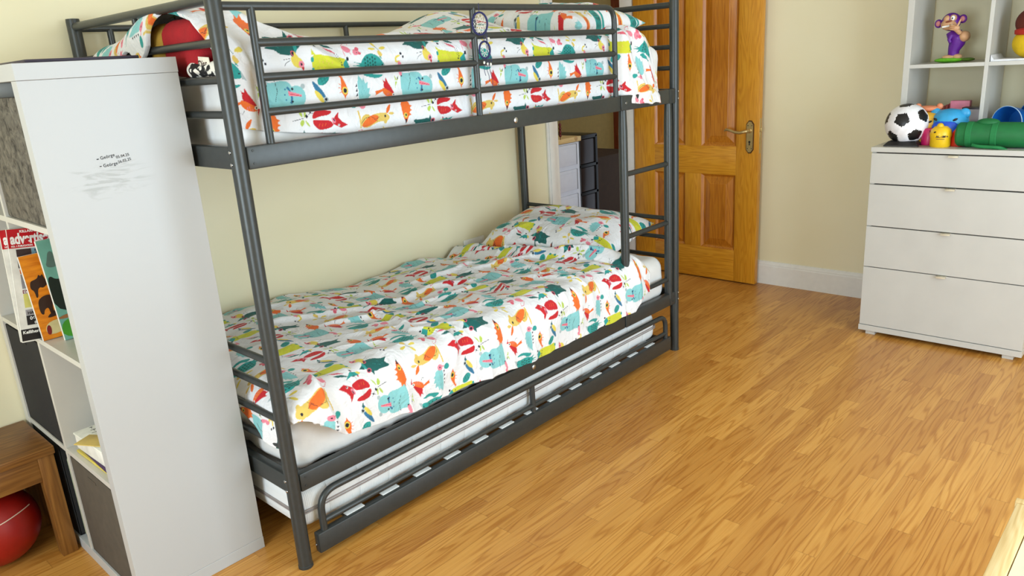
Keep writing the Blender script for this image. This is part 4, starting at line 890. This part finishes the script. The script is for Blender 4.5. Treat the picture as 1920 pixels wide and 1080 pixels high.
# ------------------------------------------------------------------ dream catchers hanging from the guard rail
NAVY = C('navy_cord', (30, 32, 84), .7); WCO = C('white_cord', (226, 224, 214), .7); RIB = C('red_brown_bead', (150, 70, 50), .4)
def catcher(label, c, rx, rz, tail, top):
    o = thing('dream_catcher', label, 'dream catcher', c, 'dream catchers on the guard rail'); c = Vector(c); A = Vector((.72, -.69, 0))   # hoop turned slightly
    P_ = lambda a, k=1.0, dz=0: c+A*(math.cos(a)*rx*k)+Vector((0, 0, math.sin(a)*rz*k+dz))
    MB().tube([P_(a) for a in np.linspace(0, 2*PI, 33)[:-1]], .0032, 8, closed=True).build('hoop', NAVY, o)
    b = MB(); n = 9
    for ring, (k0, k1) in enumerate(((1.0, .72), (.72, .48), (.48, .26))):
        for i in range(n):
            a = 2*PI*(i+.5*ring)/n; d = PI/n
            b.tube([P_(a, k0), P_(a+d, k1)], .0006, 5).tube([P_(a+2*d, k0), P_(a+d, k1)], .0006, 5)
    b.build('web', WCO, o)
    b = MB()
    for i in range(n): b.ell(P_(2*PI*i/n), 0.0026, .0026, .0026, nu=8, nv=6)
    b.build('cord_binding', WCO, o)
    MB().tube([P_(PI/2), c+Vector((0, 0, top))], .0011, 6).build('hanging_cord', NAVY, o)
    b = MB(); 
    for k, (dx, l) in enumerate(tail):
        p0 = P_(-PI/2+dx*.8); pts = [p0+Vector((dx*.004*s_, 0, -l*s_/4))+A*(.003*math.sin(s_*2+k)) for s_ in range(5)]
        b.tube(pts, .0010, 6)
    b.build('tassel_cord', NAVY, o)
    b = MB()
    for k, (dx, l) in enumerate(tail):
        p0 = P_(-PI/2+dx*.8)
        b.ell(p0+Vector((dx*.012, 0, -l*.25)), .0035, .0035, .005, nu=10, nv=8)
    b.build('bead', WCO, o)
    return o
catcher('larger dream catcher hooked over the top guard bar, navy hoop', (.880, -.022, 1.527), .024, .034, [(.75, .075), (1.0, .095)], .062)
catcher('smaller dream catcher hanging below the larger one, navy hoop', (.892, -.024, 1.446), .017, .026, [(-.2, .055), (.3, .075), (.8, .10)], .046)

# ------------------------------------------------------------------ chest of drawers
cx0, cx1, cy0, cy1, ch = 2.795, 3.325, -1.322, -.636, .918
ct = thing('chest_of_drawers', 'white four-drawer chest against the far wall', 'chest of drawers', ((cx0+cx1)/2, (cy0+cy1)/2, 0))
MB().box(cx0-.012, cx1, cy0-.002, cy1+.002, ch-.022, ch, .001).build('top_board', MEL2, ct, smooth=False)
b = MB().box(cx0+.002, cx1, cy1-.018, cy1, .047, ch-.022, .001); b.build('side_panel', MEL2, ct, smooth=False)
MB().box(cx0+.002, cx1, cy0, cy0+.018, .047, ch-.022, .001).build('side_panel', MEL2, ct, smooth=False)
MB().box(cx0-.012, cx1, cy0-.002, cy1+.002, .020, .047, .001).build('base_board', MEL2, ct, smooth=False)
MB().box(cx1-.006, cx1, cy0+.018, cy1-.018, .047, ch-.022).build('back_panel', MEL2, ct, smooth=False)
MB().box(cx0+.012, cx0+.02, cy0+.018, cy1-.018, .047, ch-.022).build('gap_shade_board', C('shadow_gap', (60, 58, 56), .8), ct, smooth=False)  # dark board gives the gaps between drawer fronts their shade
for y in (cy1-.073, cy0+.030):
    for x in (cx0+.0, cx1-.06): MB().box(x, x+.045, y, y+.043, 0, .020, .001).build('foot', MEL2, ct, smooth=False)
for z0, z1, gp in ((.050, .343, 0), (.347, .543, 0), (.548, .744, 0), (.750, .890, 0)):
    d = MB().box(cx0-.009, cx0+.009, cy0+.001, cy1-.001, z0, z1, .0008).build('drawer', MEL2, ct, smooth=False)
    yc = (cy0+cy1)/2
    MB().box(cx0-.024, cx0+.004, yc-.019, yc+.019, z1-.0005, z1+.0015, .0004).box(cx0-.024, cx0-.0225, yc-.019, yc+.019, z1-.008, z1+.0015, .0004).build('drawer_handle', C('cream_metal', (222, 214, 190), .3, metal=.2), d)

# ------------------------------------------------------------------ open shelf unit standing on the chest
sx0, sx1 = 3.0, 3.325; zb = ch
su = thing('shelf_unit', 'white open cube shelf unit standing on the chest of drawers', 'shelf unit', ((sx0+sx1)/2, -1.02, zb))
for y0, y1 in ((-.708, -.681), (-1.357, -1.330)): MB().box(sx0, sx1, y0, y1, zb, 1.99, .001).build('side_panel', MEL2, su, smooth=False)
MB().box(sx0+.001, sx1, -1.027, -1.011, zb+.0, 1.965, .001).build('upright_divider', MEL2, su, smooth=False)
for zz in (zb, 1.2545, 1.608): 
    for ya, yb in ((-1.011, -.708), (-1.330, -1.027)): MB().box(sx0+.001, sx1, ya, yb, zz, zz+.0165, .0006).build('shelf', MEL2, su, smooth=False)
MB().box(sx0, sx1, -1.330, -.708, 1.963, 1.99, .001).build('top_board', MEL2, su, smooth=False)
zf = zb+.0165
# football on a black stand
fb = thing('football_ornament', 'black and white toy football on a black stand', 'toy football', (2.893, -.748, ch))
bm = bmesh.new(); bmesh.ops.create_icosphere(bm, subdivisions=5, radius=1.0)
ph = (1+5**.5)/2; ico = [Vector(v).normalized() for v in [(0, s1, s2*ph) for s1 in (1, -1) for s2 in (1, -1)]+[(s1, s2*ph, 0) for s1 in (1, -1) for s2 in (1, -1)]+[(s2*ph, 0, s1) for s1 in (1, -1) for s2 in (1, -1)]]
def vdir(a, b_): return (r2*a-u2*b_+(-(Vector((2.893, -.748, 1.013))-CAM).normalized())*math.sqrt(max(0, 1-a*a-b_*b_))).normalized()
def basis(p, q): z_ = p.normalized(); x_ = (q-z_*q.dot(z_)).normalized(); return Matrix((x_, z_.cross(x_), z_)).transposed()
q1 = [v for v in ico if 0.3 < (v-ico[0]).length < 1.2][0]
RT = basis(vdir(-9/33, -8/33), vdir(24/33, -10/33)) @ basis(ico[0], q1).inverted(); ico = [RT @ v for v in ico]
me_v = [v.co.copy() for v in bm.verts]; me_f = [tuple(v.index for v in f.verts) for f in bm.faces]; bm.free()
def nb(v): return [q for q in ico if 0.3 < (q-v).length < 1.2]
V_ = []; FB = Vector((2.893, -.748, 1.013)); RB = .092
def pent(p):
    v = max(ico, key=lambda q: q.dot(p)); m = max((p-v).dot((q-v).normalized()) for q in nb(v)); return m
seam = {}
for p in me_v:
    m = pent(p); sink = .0016 if abs(m-.29) < .012 else 0
    V_.append(FB+p*(RB-sink))
mi = []
for f in me_f:
    c_ = sum((me_v[i] for i in f), Vector())/3; mi.append(1 if pent(c_.normalized()) < .285 else 0)
mk('ball_shell', V_, me_f, [C('white_leather', (236, 234, 236), .35), C('black_leather', (18, 17, 18), .4)], fb, mi=mi)
MB().lathe([(0, 0), (.104, 0), (.103, .006), (.082, .021), (.074, .024), (.06, .018), (0, .02)], 4, Matrix.Translation((2.893, -.748, ch)) @ Matrix.Rotation(PI/4, 4, 'Z')).build('stand', C('black_plastic', (28, 26, 26), .45), fb, smooth=False)

# small squirt-toy animals
def toy(name, label, c, s, body, belly, snout=True, ears=True, txt=None, face=(-1, -.15)):
    """round-bodied standing toy; c = base centre, s = height, facing -x"""
    ang = math.atan2(face[1], face[0]); R_ = Matrix.Translation(c) @ Matrix.Rotation(ang, 4, 'Z')   # local +x = facing
    o = thing(name, label, 'toy', c, 'plastic animal toys on the chest')
    b = MB()
    b.lathe([(0, .0), (s*.40, .0), (s*.43, s*.06), (s*.43, s*.4), (s*.47, s*.55), (s*.42, s*.78), (s*.26, s*.93), (0, s*.97)], 28, R_)
    b.build('body', body, o)
    e = MB()
    if ears:
        for sy in (-1, 1): e = MB().ell(R_ @ Vector((s*.05, sy*s*.36, s*.84)), s*.08, s*.14, s*.14, nu=18, nv=12); e.build('ear', body, o)
    if snout: MB().ell(R_ @ Vector((s*.34, 0, s*.48)), s*.16, s*.34, s*.24, M=Matrix.Rotation(ang, 3, 'Z'), nu=24, nv=14).build('snout', belly, o)
    b = MB()
    for sy in (-1, 1): b.ell(R_ @ Vector((s*.37, sy*s*.24, s*.70)), s*.045, s*.075, s*.03, M=Matrix.Rotation(ang, 3, 'Z') @ Matrix.Rotation(sy*.5, 3, 'X'), nu=12, nv=8)
    b.build('eyes', C('black_eye', (24, 16, 18), .4), o)
    return o, R_
YEL = C('yellow_plastic', (236, 190, 22), .35); CYA = C('cyan_plastic', (52, 160, 214), .35); ROY = C('royal_plastic', (26, 82, 206), .35); ORA = C('orange_plastic', (226, 148, 70), .4); MAG = C('magenta_plastic', (190, 24, 92), .35); REDP = C('red_plastic', (214, 52, 26), .35)
pgc = Vector((2.862, -.900, ch)); cdir = (CAM-pgc); cdir.z = 0; cdir.normalize(); sd = Vector((0, 0, 1)).cross(cdir).normalized()
o, R_ = toy('toy_pig', 'yellow toy pig with black lettering on its side, in front', pgc, .096, YEL, YEL, False, False, face=(-.75, 1))
MB().ell(pgc+Vector((-.01, .002, .091)), .014, .014, .014, nu=14, nv=10).build('ear', YEL, o)
text('lettering', 'ACTIM +', .013, frame(pgc+cdir*.0428-sd*.018+Vector((0, 0, .044)), sd, (0, 0, 1)), C('black_print', (30, 22, 20), .5), o, .0015, .95, .0005)
MB().prism([(0, 0), (.032, 0), (.032, .0022), (0, .0022)], frame(pgc+cdir*.0428-sd*.016+Vector((0, 0, .036)), sd, (0, 0, 1)), .0012).build('printed_line', C('brown_print', (120, 84, 30), .5), o, smooth=False)
toy('toy_hippo', 'cyan toy hippo with a royal blue snout behind the yellow pig', (2.950, -.912, ch), .165, CYA, ROY, True, True, face=(-1, .1))
toy('toy_bear', 'yellow toy bear with orange ears beside the football', (2.955, -.818, ch), .150, C('amber_plastic', (222, 170, 50), .4), C('amber_plastic', (222, 170, 50), .4), False, False, face=(-1, .2))
tag(MB().lathe([(0, 0), (.028, 0), (.03, .01), (.03, .068), (.024, .078), (0, .08)], 24, Matrix.Translation((2.885, -.846, ch))).build('toy_cup', MAG, None), 'magenta toy cup between the football and the yellow pig', 'toy cup')
tag(MB().lathe([(0, 0), (.026, 0), (.028, .01), (.028, .066), (.022, .082), (0, .084)], 24, Matrix.Translation((2.900, -.958, ch))).build('toy_cup', REDP, None), 'red toy cup between the yellow pig and the green bag', 'toy cup')
tag(MB().ell((2.965, -.815, ch+.158), .03, .055, .014, nu=24, nv=10).ell((2.965, -.77, ch+.168), .012, .014, .014, nu=14, nv=10).ell((2.965, -.86, ch+.168), .012, .014, .014, nu=14, nv=10).build('toy_hat', C('salmon_plastic', (226, 140, 100), .4), None), 'salmon orange toy lid with two lobes on the yellow bear', 'toy')
tag(MB().box(2.84, 2.846, -.865, -.80, ch+.0005, ch+.006, .001).build('pen', C('brown_pen', (110, 70, 50), .5), None), 'thin brown stick lying by the football stand', 'stick')

# green rolled bag
GRN = C('green_nylon', (14, 106, 52), .6, bump=.15, bscale=200); gy0, gy1, gr = -.962, -1.300, .054; gz = ch+gr+.001; gx = 2.872
gbag = thing('green_bag', 'rolled dark green nylon bag lying along the chest top', 'bag', (gx, (gy0+gy1)/2, ch))
Mg = frame((gx, gy0, gz), (1, 0, 0), (0, 0, 1)) 
sgn = -1 if (Mg.to_3x3() @ Vector((0, 0, 1))).y > 0 else 1
def gl(prof): return [(r_, z_*sgn) for r_, z_ in prof]
LN = gy0-gy1
MB().lathe(gl([(0, 0), (gr*.80, .001), (gr*.95, .01), (gr*.96, .04), (gr*.985, .043), (gr, .07), (gr*.98, .12), (gr, .2), (gr*.97, LN-.03), (gr*.8, LN-.004), (0, LN)]), 36, Mg).build('bag_body', GRN, gbag)
for yy in (.040, .135): MB().lathe(gl([(gr*.99, yy), (gr*1.03, yy+.002), (gr*1.03, yy+.022), (gr*.99, yy+.024)]), 36, Mg).build('strap_band', C('green_webbing', (20, 118, 60), .7), gbag)
MB().ell((gx, gy0-.115, gz+gr*.95), .03, .045, .018, nu=24, nv=12).build('bag_bulge', GRN, gbag)
MB().tube(fillet([(gx-gr*.98, gy0-.075, gz-.040), (gx-gr-.01, gy0-.1, gz-.044), (gx-gr-.014, gy0-.18, gz-.046), (gx-gr*.85, gy0-.20, gz-.058)], .02, 5), .0075, 10).build('carry_handle', C('green_webbing', (20, 118, 60), .7), gbag)
# blue nested cups lying in the shelf
BLU = C('blue_tub_plastic', (28, 108, 196), .3, var=.04); WRM = C('pale_rim', (190, 214, 232), .3)
def cup(c, dirv, r_, ln_, label):
    d = Vector(dirv).normalized(); up = Vector((0, 0, 1)); X = up.cross(d).normalized(); M = frame(c, X, d.cross(X).normalized())
    if (M.to_3x3() @ Vector((0, 0, 1))).dot(d) < 0: M = frame(c, -X, d.cross(X).normalized())
    o = thing('play_tub', label, 'toy tub', c, 'blue toy tubs on the shelf')
    MB().lathe([(r_*.72, -ln_), (r_*.80, -ln_*.75), (r_*.82, -ln_*.72), (r_*.9, -ln_*.4), (r_*.92, -ln_*.38), (r_*.97, -.006), (r_, -.004), (r_, 0), (r_*.95, 0), (r_*.94, -.01), (r_*.70, -ln_*.94), (0, -ln_*.94)], 40, M).build('tub_body', BLU, o)
    MB().lathe([(r_*.985, -.001), (r_*1.01, -.001), (r_*1.01, .0015), (r_*.985, .002), (r_*.985, -.001)], 40, M, cap=False).build('tub_rim', WRM, o); return o
cup((3.045, -1.112, zf+.072), (-.85, .42, .02), .072, .09, 'open blue tub nearest the shelf divider')
cup((3.13, -1.175, zf+.076), (-.50, .62, .0), .072, .10, 'ribbed blue tub nested behind the open one')
cup((3.15, -1.248, zf+.095), (-.45, .70, .0), .072, .08, 'blue tub at the right end, raised highest of the tubs')
# pink and dark boxes
PNK = C('pink_card', (222, 130, 156), .5); 
pb = thing('gift_box', 'pink card box with a clear window standing in the shelf', 'box', (3.06, -.905, zf))
MB().box(3.09, 3.13, -.952, -.872, zf, zf+.165, .002).build('box_body', PNK, pb); MB().box(3.085, 3.09, -.945, -.90, zf+.10, zf+.13, .001).build('box_window', C('pale_pink', (236, 190, 204), .3), pb)
b = MB()
for k in range(3): tag(MB().box(3.13+.0, 3.28, -.868+k*.0135, -.8565+k*.0135, zf, zf+.150-k*.006, .001).build('paperback', C('dusky_red_%d' % k, [(160, 60, 66), (178, 84, 84), (150, 76, 66)][k], .6), None), ['dusky red paperback touching the pink box', 'salmon red paperback, middle of the three beside the pink box', 'brown red paperback, farthest left of the three beside the pink box'][k], 'book', 'paperbacks in the shelf')
db = thing('display_box', 'dark gift box with a clear top half and silver trinket', 'box', (3.07, -.97, zf))
MB().box(3.03, 3.11, -1.008, -.935, zf, zf+.078, .002).build('box_base', C('near_black_card', (38, 22, 26), .35), db)
MB().box(3.03, 3.11, -1.008, -.935, zf+.132, zf+.140, .002).build('box_lid', C('near_black_card', (38, 22, 26), .35), db)
g = NT('clear_plastic'); g.set(Base_Color=(.9, .8, .8, 1), Roughness=.08, Alpha=.35); 
MB().box(3.032, 3.034, -1.006, -.937, zf+.078, zf+.132).build('clear_window', g.m, db, smooth=False)
MB().box(3.10, 3.108, -1.006, -.937, zf+.078, zf+.132).build('pink_backing', C('dusky_pink', (186, 110, 110), .5), db, smooth=False)
MB().lathe([(0, 0), (.012, 0), (.012, .004), (.004, .008), (.003, .02), (.009, .026), (.006, .036), (0, .042)], 18, Matrix.Translation((3.06, -.965, zf+.0785))).build('trinket', CHROME, db)
for (y_, z_, w_, h_) in ((-.955, .05, .010, .014), (-.975, .024, .016, .022), (-.995, .050, .008, .018)):
    MB().box(3.0288, 3.0300, y_-w_/2, y_+w_/2, zf+z_-h_/2, zf+z_+h_/2).build('printed_label', C('label_white', (196, 190, 186), .5), db, smooth=False)
MB().lathe([(.011, 0), (.011, .002), (.008, .002), (.008, 0)], 20, frame((3.029, -.998, zf+.045), (0, -1, 0), (0, 0, 1))).build('ring_mark', C('pale_ring', (186, 150, 140), .5), db)

# purple monkey figurine
mk0 = Vector((3.115, -.862, 1.2715)); PUR = C('purple_plastic', (96, 24, 142), .4, var=.06); SKN = C('tan_plastic', (206, 158, 116), .45, var=.05); LIM = C('lime_plastic', (110, 190, 40), .45, var=.1)
mo = thing('monkey_figurine', 'purple toy monkey bending over on a lime green base', 'toy figurine', mk0)
def grass(p): return Vector((p.x*(1+.04*math.sin(math.atan2(p.y, p.x)*18)), p.y*(1+.04*math.sin(math.atan2(p.y, p.x)*18)), p.z))
MB().ell(mk0+Vector((0, .018, .011)), .048, .062, .012, nu=72, nv=8, fn=grass).build('base', LIM, mo)
MB().ell(mk0+Vector((.0, -.055, .010)), .03, .030, .0085, nu=40, nv=8, fn=grass).build('base_lobe', C('olive_plastic', (86, 120, 36), .5), mo)
def Lm(y, z, x=0): return mk0+Vector((x, y, z))            # +y is to the left in the photo
legs = MB()
legs.tube([Lm(-.010, .110), Lm(-.006, .085), Lm(.004, .055), Lm(.004, .028)], [.034, .033, .024, .022], 20)
legs.ell(Lm(-.012, .104), .034, .034, .030)
legs.tube([Lm(-.008, .110), Lm(.014, .118), Lm(.024, .135)], [.034, .028, .020], 20).build('body', PUR, mo)
MB().ell(Lm(-.034, .112, -.012), .026, .021, .024).ell(Lm(-.034, .112, .016), .024, .020, .023).build('rump', SKN, mo)
MB().ell(Lm(.018, .024, -.014), .014, .030, .010).ell(Lm(-.014, .024, -.010), .018, .022, .013).ell(Lm(.018, .024, .018), .014, .030, .010).build('foot', SKN, mo)
MB().tube([Lm(.014, .120, -.022), Lm(.020, .100, -.030), Lm(.014, .088, -.03)], [.009, .008, .007], 12).build('arm', PUR, mo)
hc = Lm(.026, .178)
hdm = MB().ell(hc, .036, .040, .040, M=Matrix.Rotation(.15, 3, 'X')).build('head', PUR, mo)
MB().ell(hc+Vector((-.016, .004, -.010)), .028, .034, .026).ell(hc+Vector((-.020, .012, .012)), .018, .016, .018).ell(hc+Vector((-.020, -.012, .014)), .018, .016, .018).build('face', SKN, hdm and mo)
MB().ell(hc+Vector((-.034, -.014, .016)), .006, .0085, .011).build('eye', C('white_eye', (240, 240, 236), .3), mo)
MB().ell(hc+Vector((-.0395, -.013, .015)), .002, .0028, .004).build('pupil', C('black_eye', (24, 16, 18), .4), mo)
MB().box(-.002, .002, -.022, .022, -.004, .004, .002, Matrix.Translation(hc+Vector((-.043, .004, -.018))) @ Matrix.Rotation(-.12, 4, 'X')).build('teeth', C('white_eye', (240, 240, 236), .3), mo)
MB().ell(hc+Vector((-.042, .0, .002)), .006, .014, .004, M=Matrix.Rotation(-.2, 3, 'X')).build('nose', C('brown_nose', (130, 62, 40), .5), mo)
for dy, dz in ((.052, -.004), (-.046, .010)):
    MB().ell(hc+Vector((.002, dy, dz)), .010, .017, .019).build('ear', PUR, mo)
    MB().ell(hc+Vector((-.006, dy, dz)), .005, .010, .012).build('inner_ear', C('pink_ear', (206, 130, 130), .5), mo)
hb_ = MB().tube([Lm(-.020, .128, -.03), Lm(-.012, .14, -.045), Lm(-.004, .150, -.05)], [.010, .010, .011], 12)
hb_.ell(Lm(-.006, .150, -.052), .011, .018, .013).build('hand', SKN, mo)
for k in range(3): MB().tube(fillet([Lm(-.004+.0, .146+k*.007, -.062), Lm(.010, .144+k*.008, -.062), Lm(.018, .150+k*.008, -.054)], .006, 4), .0038, 8).build('finger', SKN, mo)
MB().tube([Lm(-.014, .158, -.056), Lm(-.020, .172, -.056), Lm(-.024, .186, -.052)], [.0048, .0045, .003], 10).build('thumb', SKN, mo)

# two-tone stuffed toy ball in the right-hand compartment
pc = Vector((3.10, -1.165, 1.271+.004))
po = thing('plush_ball', 'yellow and brown stuffed plush ball on the upper right shelf', 'plush', pc)
def ribs(p): 
    s_ = 1+.02*abs(math.sin(math.atan2(p.y, p.x)*5)); return Vector((p.x*s_, p.y*s_, p.z))
MB().ell(pc+Vector((0, 0, .066)), .066, .076, .066, nu=48, nv=20, fn=ribs).build('yellow_half', C('yellow_plush', (222, 186, 20), .85, bump=.4, bscale=300), po)
MB().ell(pc+Vector((0, 0, .150)), .062, .074, .064, nu=40, nv=18).build('brown_half', C('brown_plush', (94, 34, 18), .9, bump=.4, bscale=300), po)
MB().lathe([(.062, .0), (.072, .004), (.073, .020), (.062, .028)], 40, Matrix.Translation(pc+Vector((0, 0, .100)))).build('red_band', C('red_plush', (176, 40, 26), .85), po)
tag(MB().prism([(0, 0), (.30, 0), (.30, .008), (.012, .008), (0, .028)], frame((3.012, -1.030, 1.2712), (0, -1, 0), (0, 0, 1)), -.20).build('document_tray', C('white_tray', (226, 226, 230), .5), None, smooth=False), 'white paper tray under the plush ball', 'tray')

# ------------------------------------------------------------------ table corner, lower right foreground
tb = thing('low_table', 'low cream-topped table with a pine edge, cut off by the frame', 'table', (.45, -1.95, 0))
tz = .40; tx1, ty1 = .872, -1.612
MB().box(-.15, tx1-.004, ty1-.62, ty1-.036, tz-.022, tz-.006, .001).build('table_top', C('cream_laminate', (236, 232, 206), .4, var=.01), tb)
MB().box(-.15, tx1-.014, ty1-.034, ty1, tz-.05, tz-.002, .002).build('table_edge', PINE, tb)
MB().box(-.15, tx1-.014, ty1-.654, ty1-.620, tz-.05, tz-.002, .002).build('table_edge', PINE, tb)
MB().box(tx1-.013, tx1+.006, ty1-.66, ty1+.004, tz-.055, tz, .002).build('end_board', PINE, tb)
for lx in (-.12, tx1-.05):
    for ly in (ty1-.04, ty1-.65): MB().box(lx, lx+.034, ly, ly+.034, 0, tz-.05, .002).build('leg', PINE, tb)

# ------------------------------------------------------------------ things in the hall
hx1, hy, ht_ = 3.085, 1.30, .902
hc_ = thing('hall_drawers', 'white drawer tower with a pale wooden top beyond the doorway', 'drawer tower', (2.85, 1.5, 0))
GW = C('cool_white_plastic', (220, 224, 236), .4, var=.01)
MB().box(2.60, hx1, hy+.012, 1.72, .02, ht_-.036, .003).build('carcass', GW, hc_); MB().box(2.59, hx1+.006, hy-.004, 1.73, ht_-.032, ht_, .003).build('top_board', wood_mat('pale_top', 0, (230, 204, 150), (220, 190, 132), (196, 160, 100), .5), hc_)
for k in range(5):
    z1 = ht_-.045-k*.165; z0 = z1-.135
    d = MB().box(2.63, hx1-.035, hy, hy+.012, z0, z1, .003).build('drawer', GW, hc_)
    MB().box(2.65, hx1-.055, hy-.0035, hy+.001, z0+.02, z1-.02, .002).build('drawer_panel', GW, d)
    MB().box(hx1-.046, hx1-.042, hy-.001, hy+.012, z0, z1, .0).build('gap_shade_strip', C('shadow_gap', (60, 58, 56), .8), d, smooth=False)  # shade of the gap laid on as a dark strip
MB().ell((hx1-.05, hy-.006, ht_-.012), .014, .006, .014, nu=12, nv=8).build('ribbon_knot', C('tan_ribbon', (196, 160, 110), .7), hc_)
bt_ = thing('plastic_drawer_tower', 'black framed plastic drawer tower beyond the doorway', 'drawer tower', (3.25, 1.5, 0))
BF = C('black_frame_plastic', (12, 10, 9), .35); SM = C('smoky_plastic', (40, 28, 24), .25)
ex0, ex1, ey = 3.115, 3.33, 1.34
b = MB().box(ex0, ex0+.02, ey, 1.7, 0, .888, .004).box(ex1-.028, ex1, ey, 1.7, 0, .888, .004).box(ex0, ex1, ey, 1.7, .868, .895, .006)
for k in range(1, 5): b.box(ex0, ex1, ey, 1.7, .868-k*.19, .868-k*.19+.02, .002)
b.build('tower_frame', BF, bt_)
for k in range(4): MB().box(ex0+.022, ex1-.03, ey+.006, 1.68, .868-(k+1)*.19+.022, .868-k*.19-.004, .004).build('drawer', SM, bt_)
cb = tag(MB().box(3.40, 3.95, 1.45, 1.95, 0, .70, .004, Matrix.Identity(4)).build('cardboard_box', C('brown_cardboard', (62, 42, 26), .8), None), 'brown cardboard box standing behind the black drawer tower', 'box')
tag(MB().ell((3.44, 1.385, .42), .05, .04, .05).ell((3.44, 1.385, .30), .05, .045, .08).build('stuffed_toy', C('muted_green', (60, 70, 40), .8), None), 'dark green bundle in front of the cardboard box', 'bundle') if 0 else None
b = MB()
for k in range(4): b.ell((2.855, 1.28, .93+k*.022), .009, .009, .012, nu=12, nv=8)
b.tube([(2.855, 1.28, ht_), (2.855, 1.28, 1.04)], .002, 6)
tag(b.build('bead_string', C('dark_red_beads', (96, 20, 18), .4), None), 'dark red string of beads hanging by the white drawer tower', 'beads')
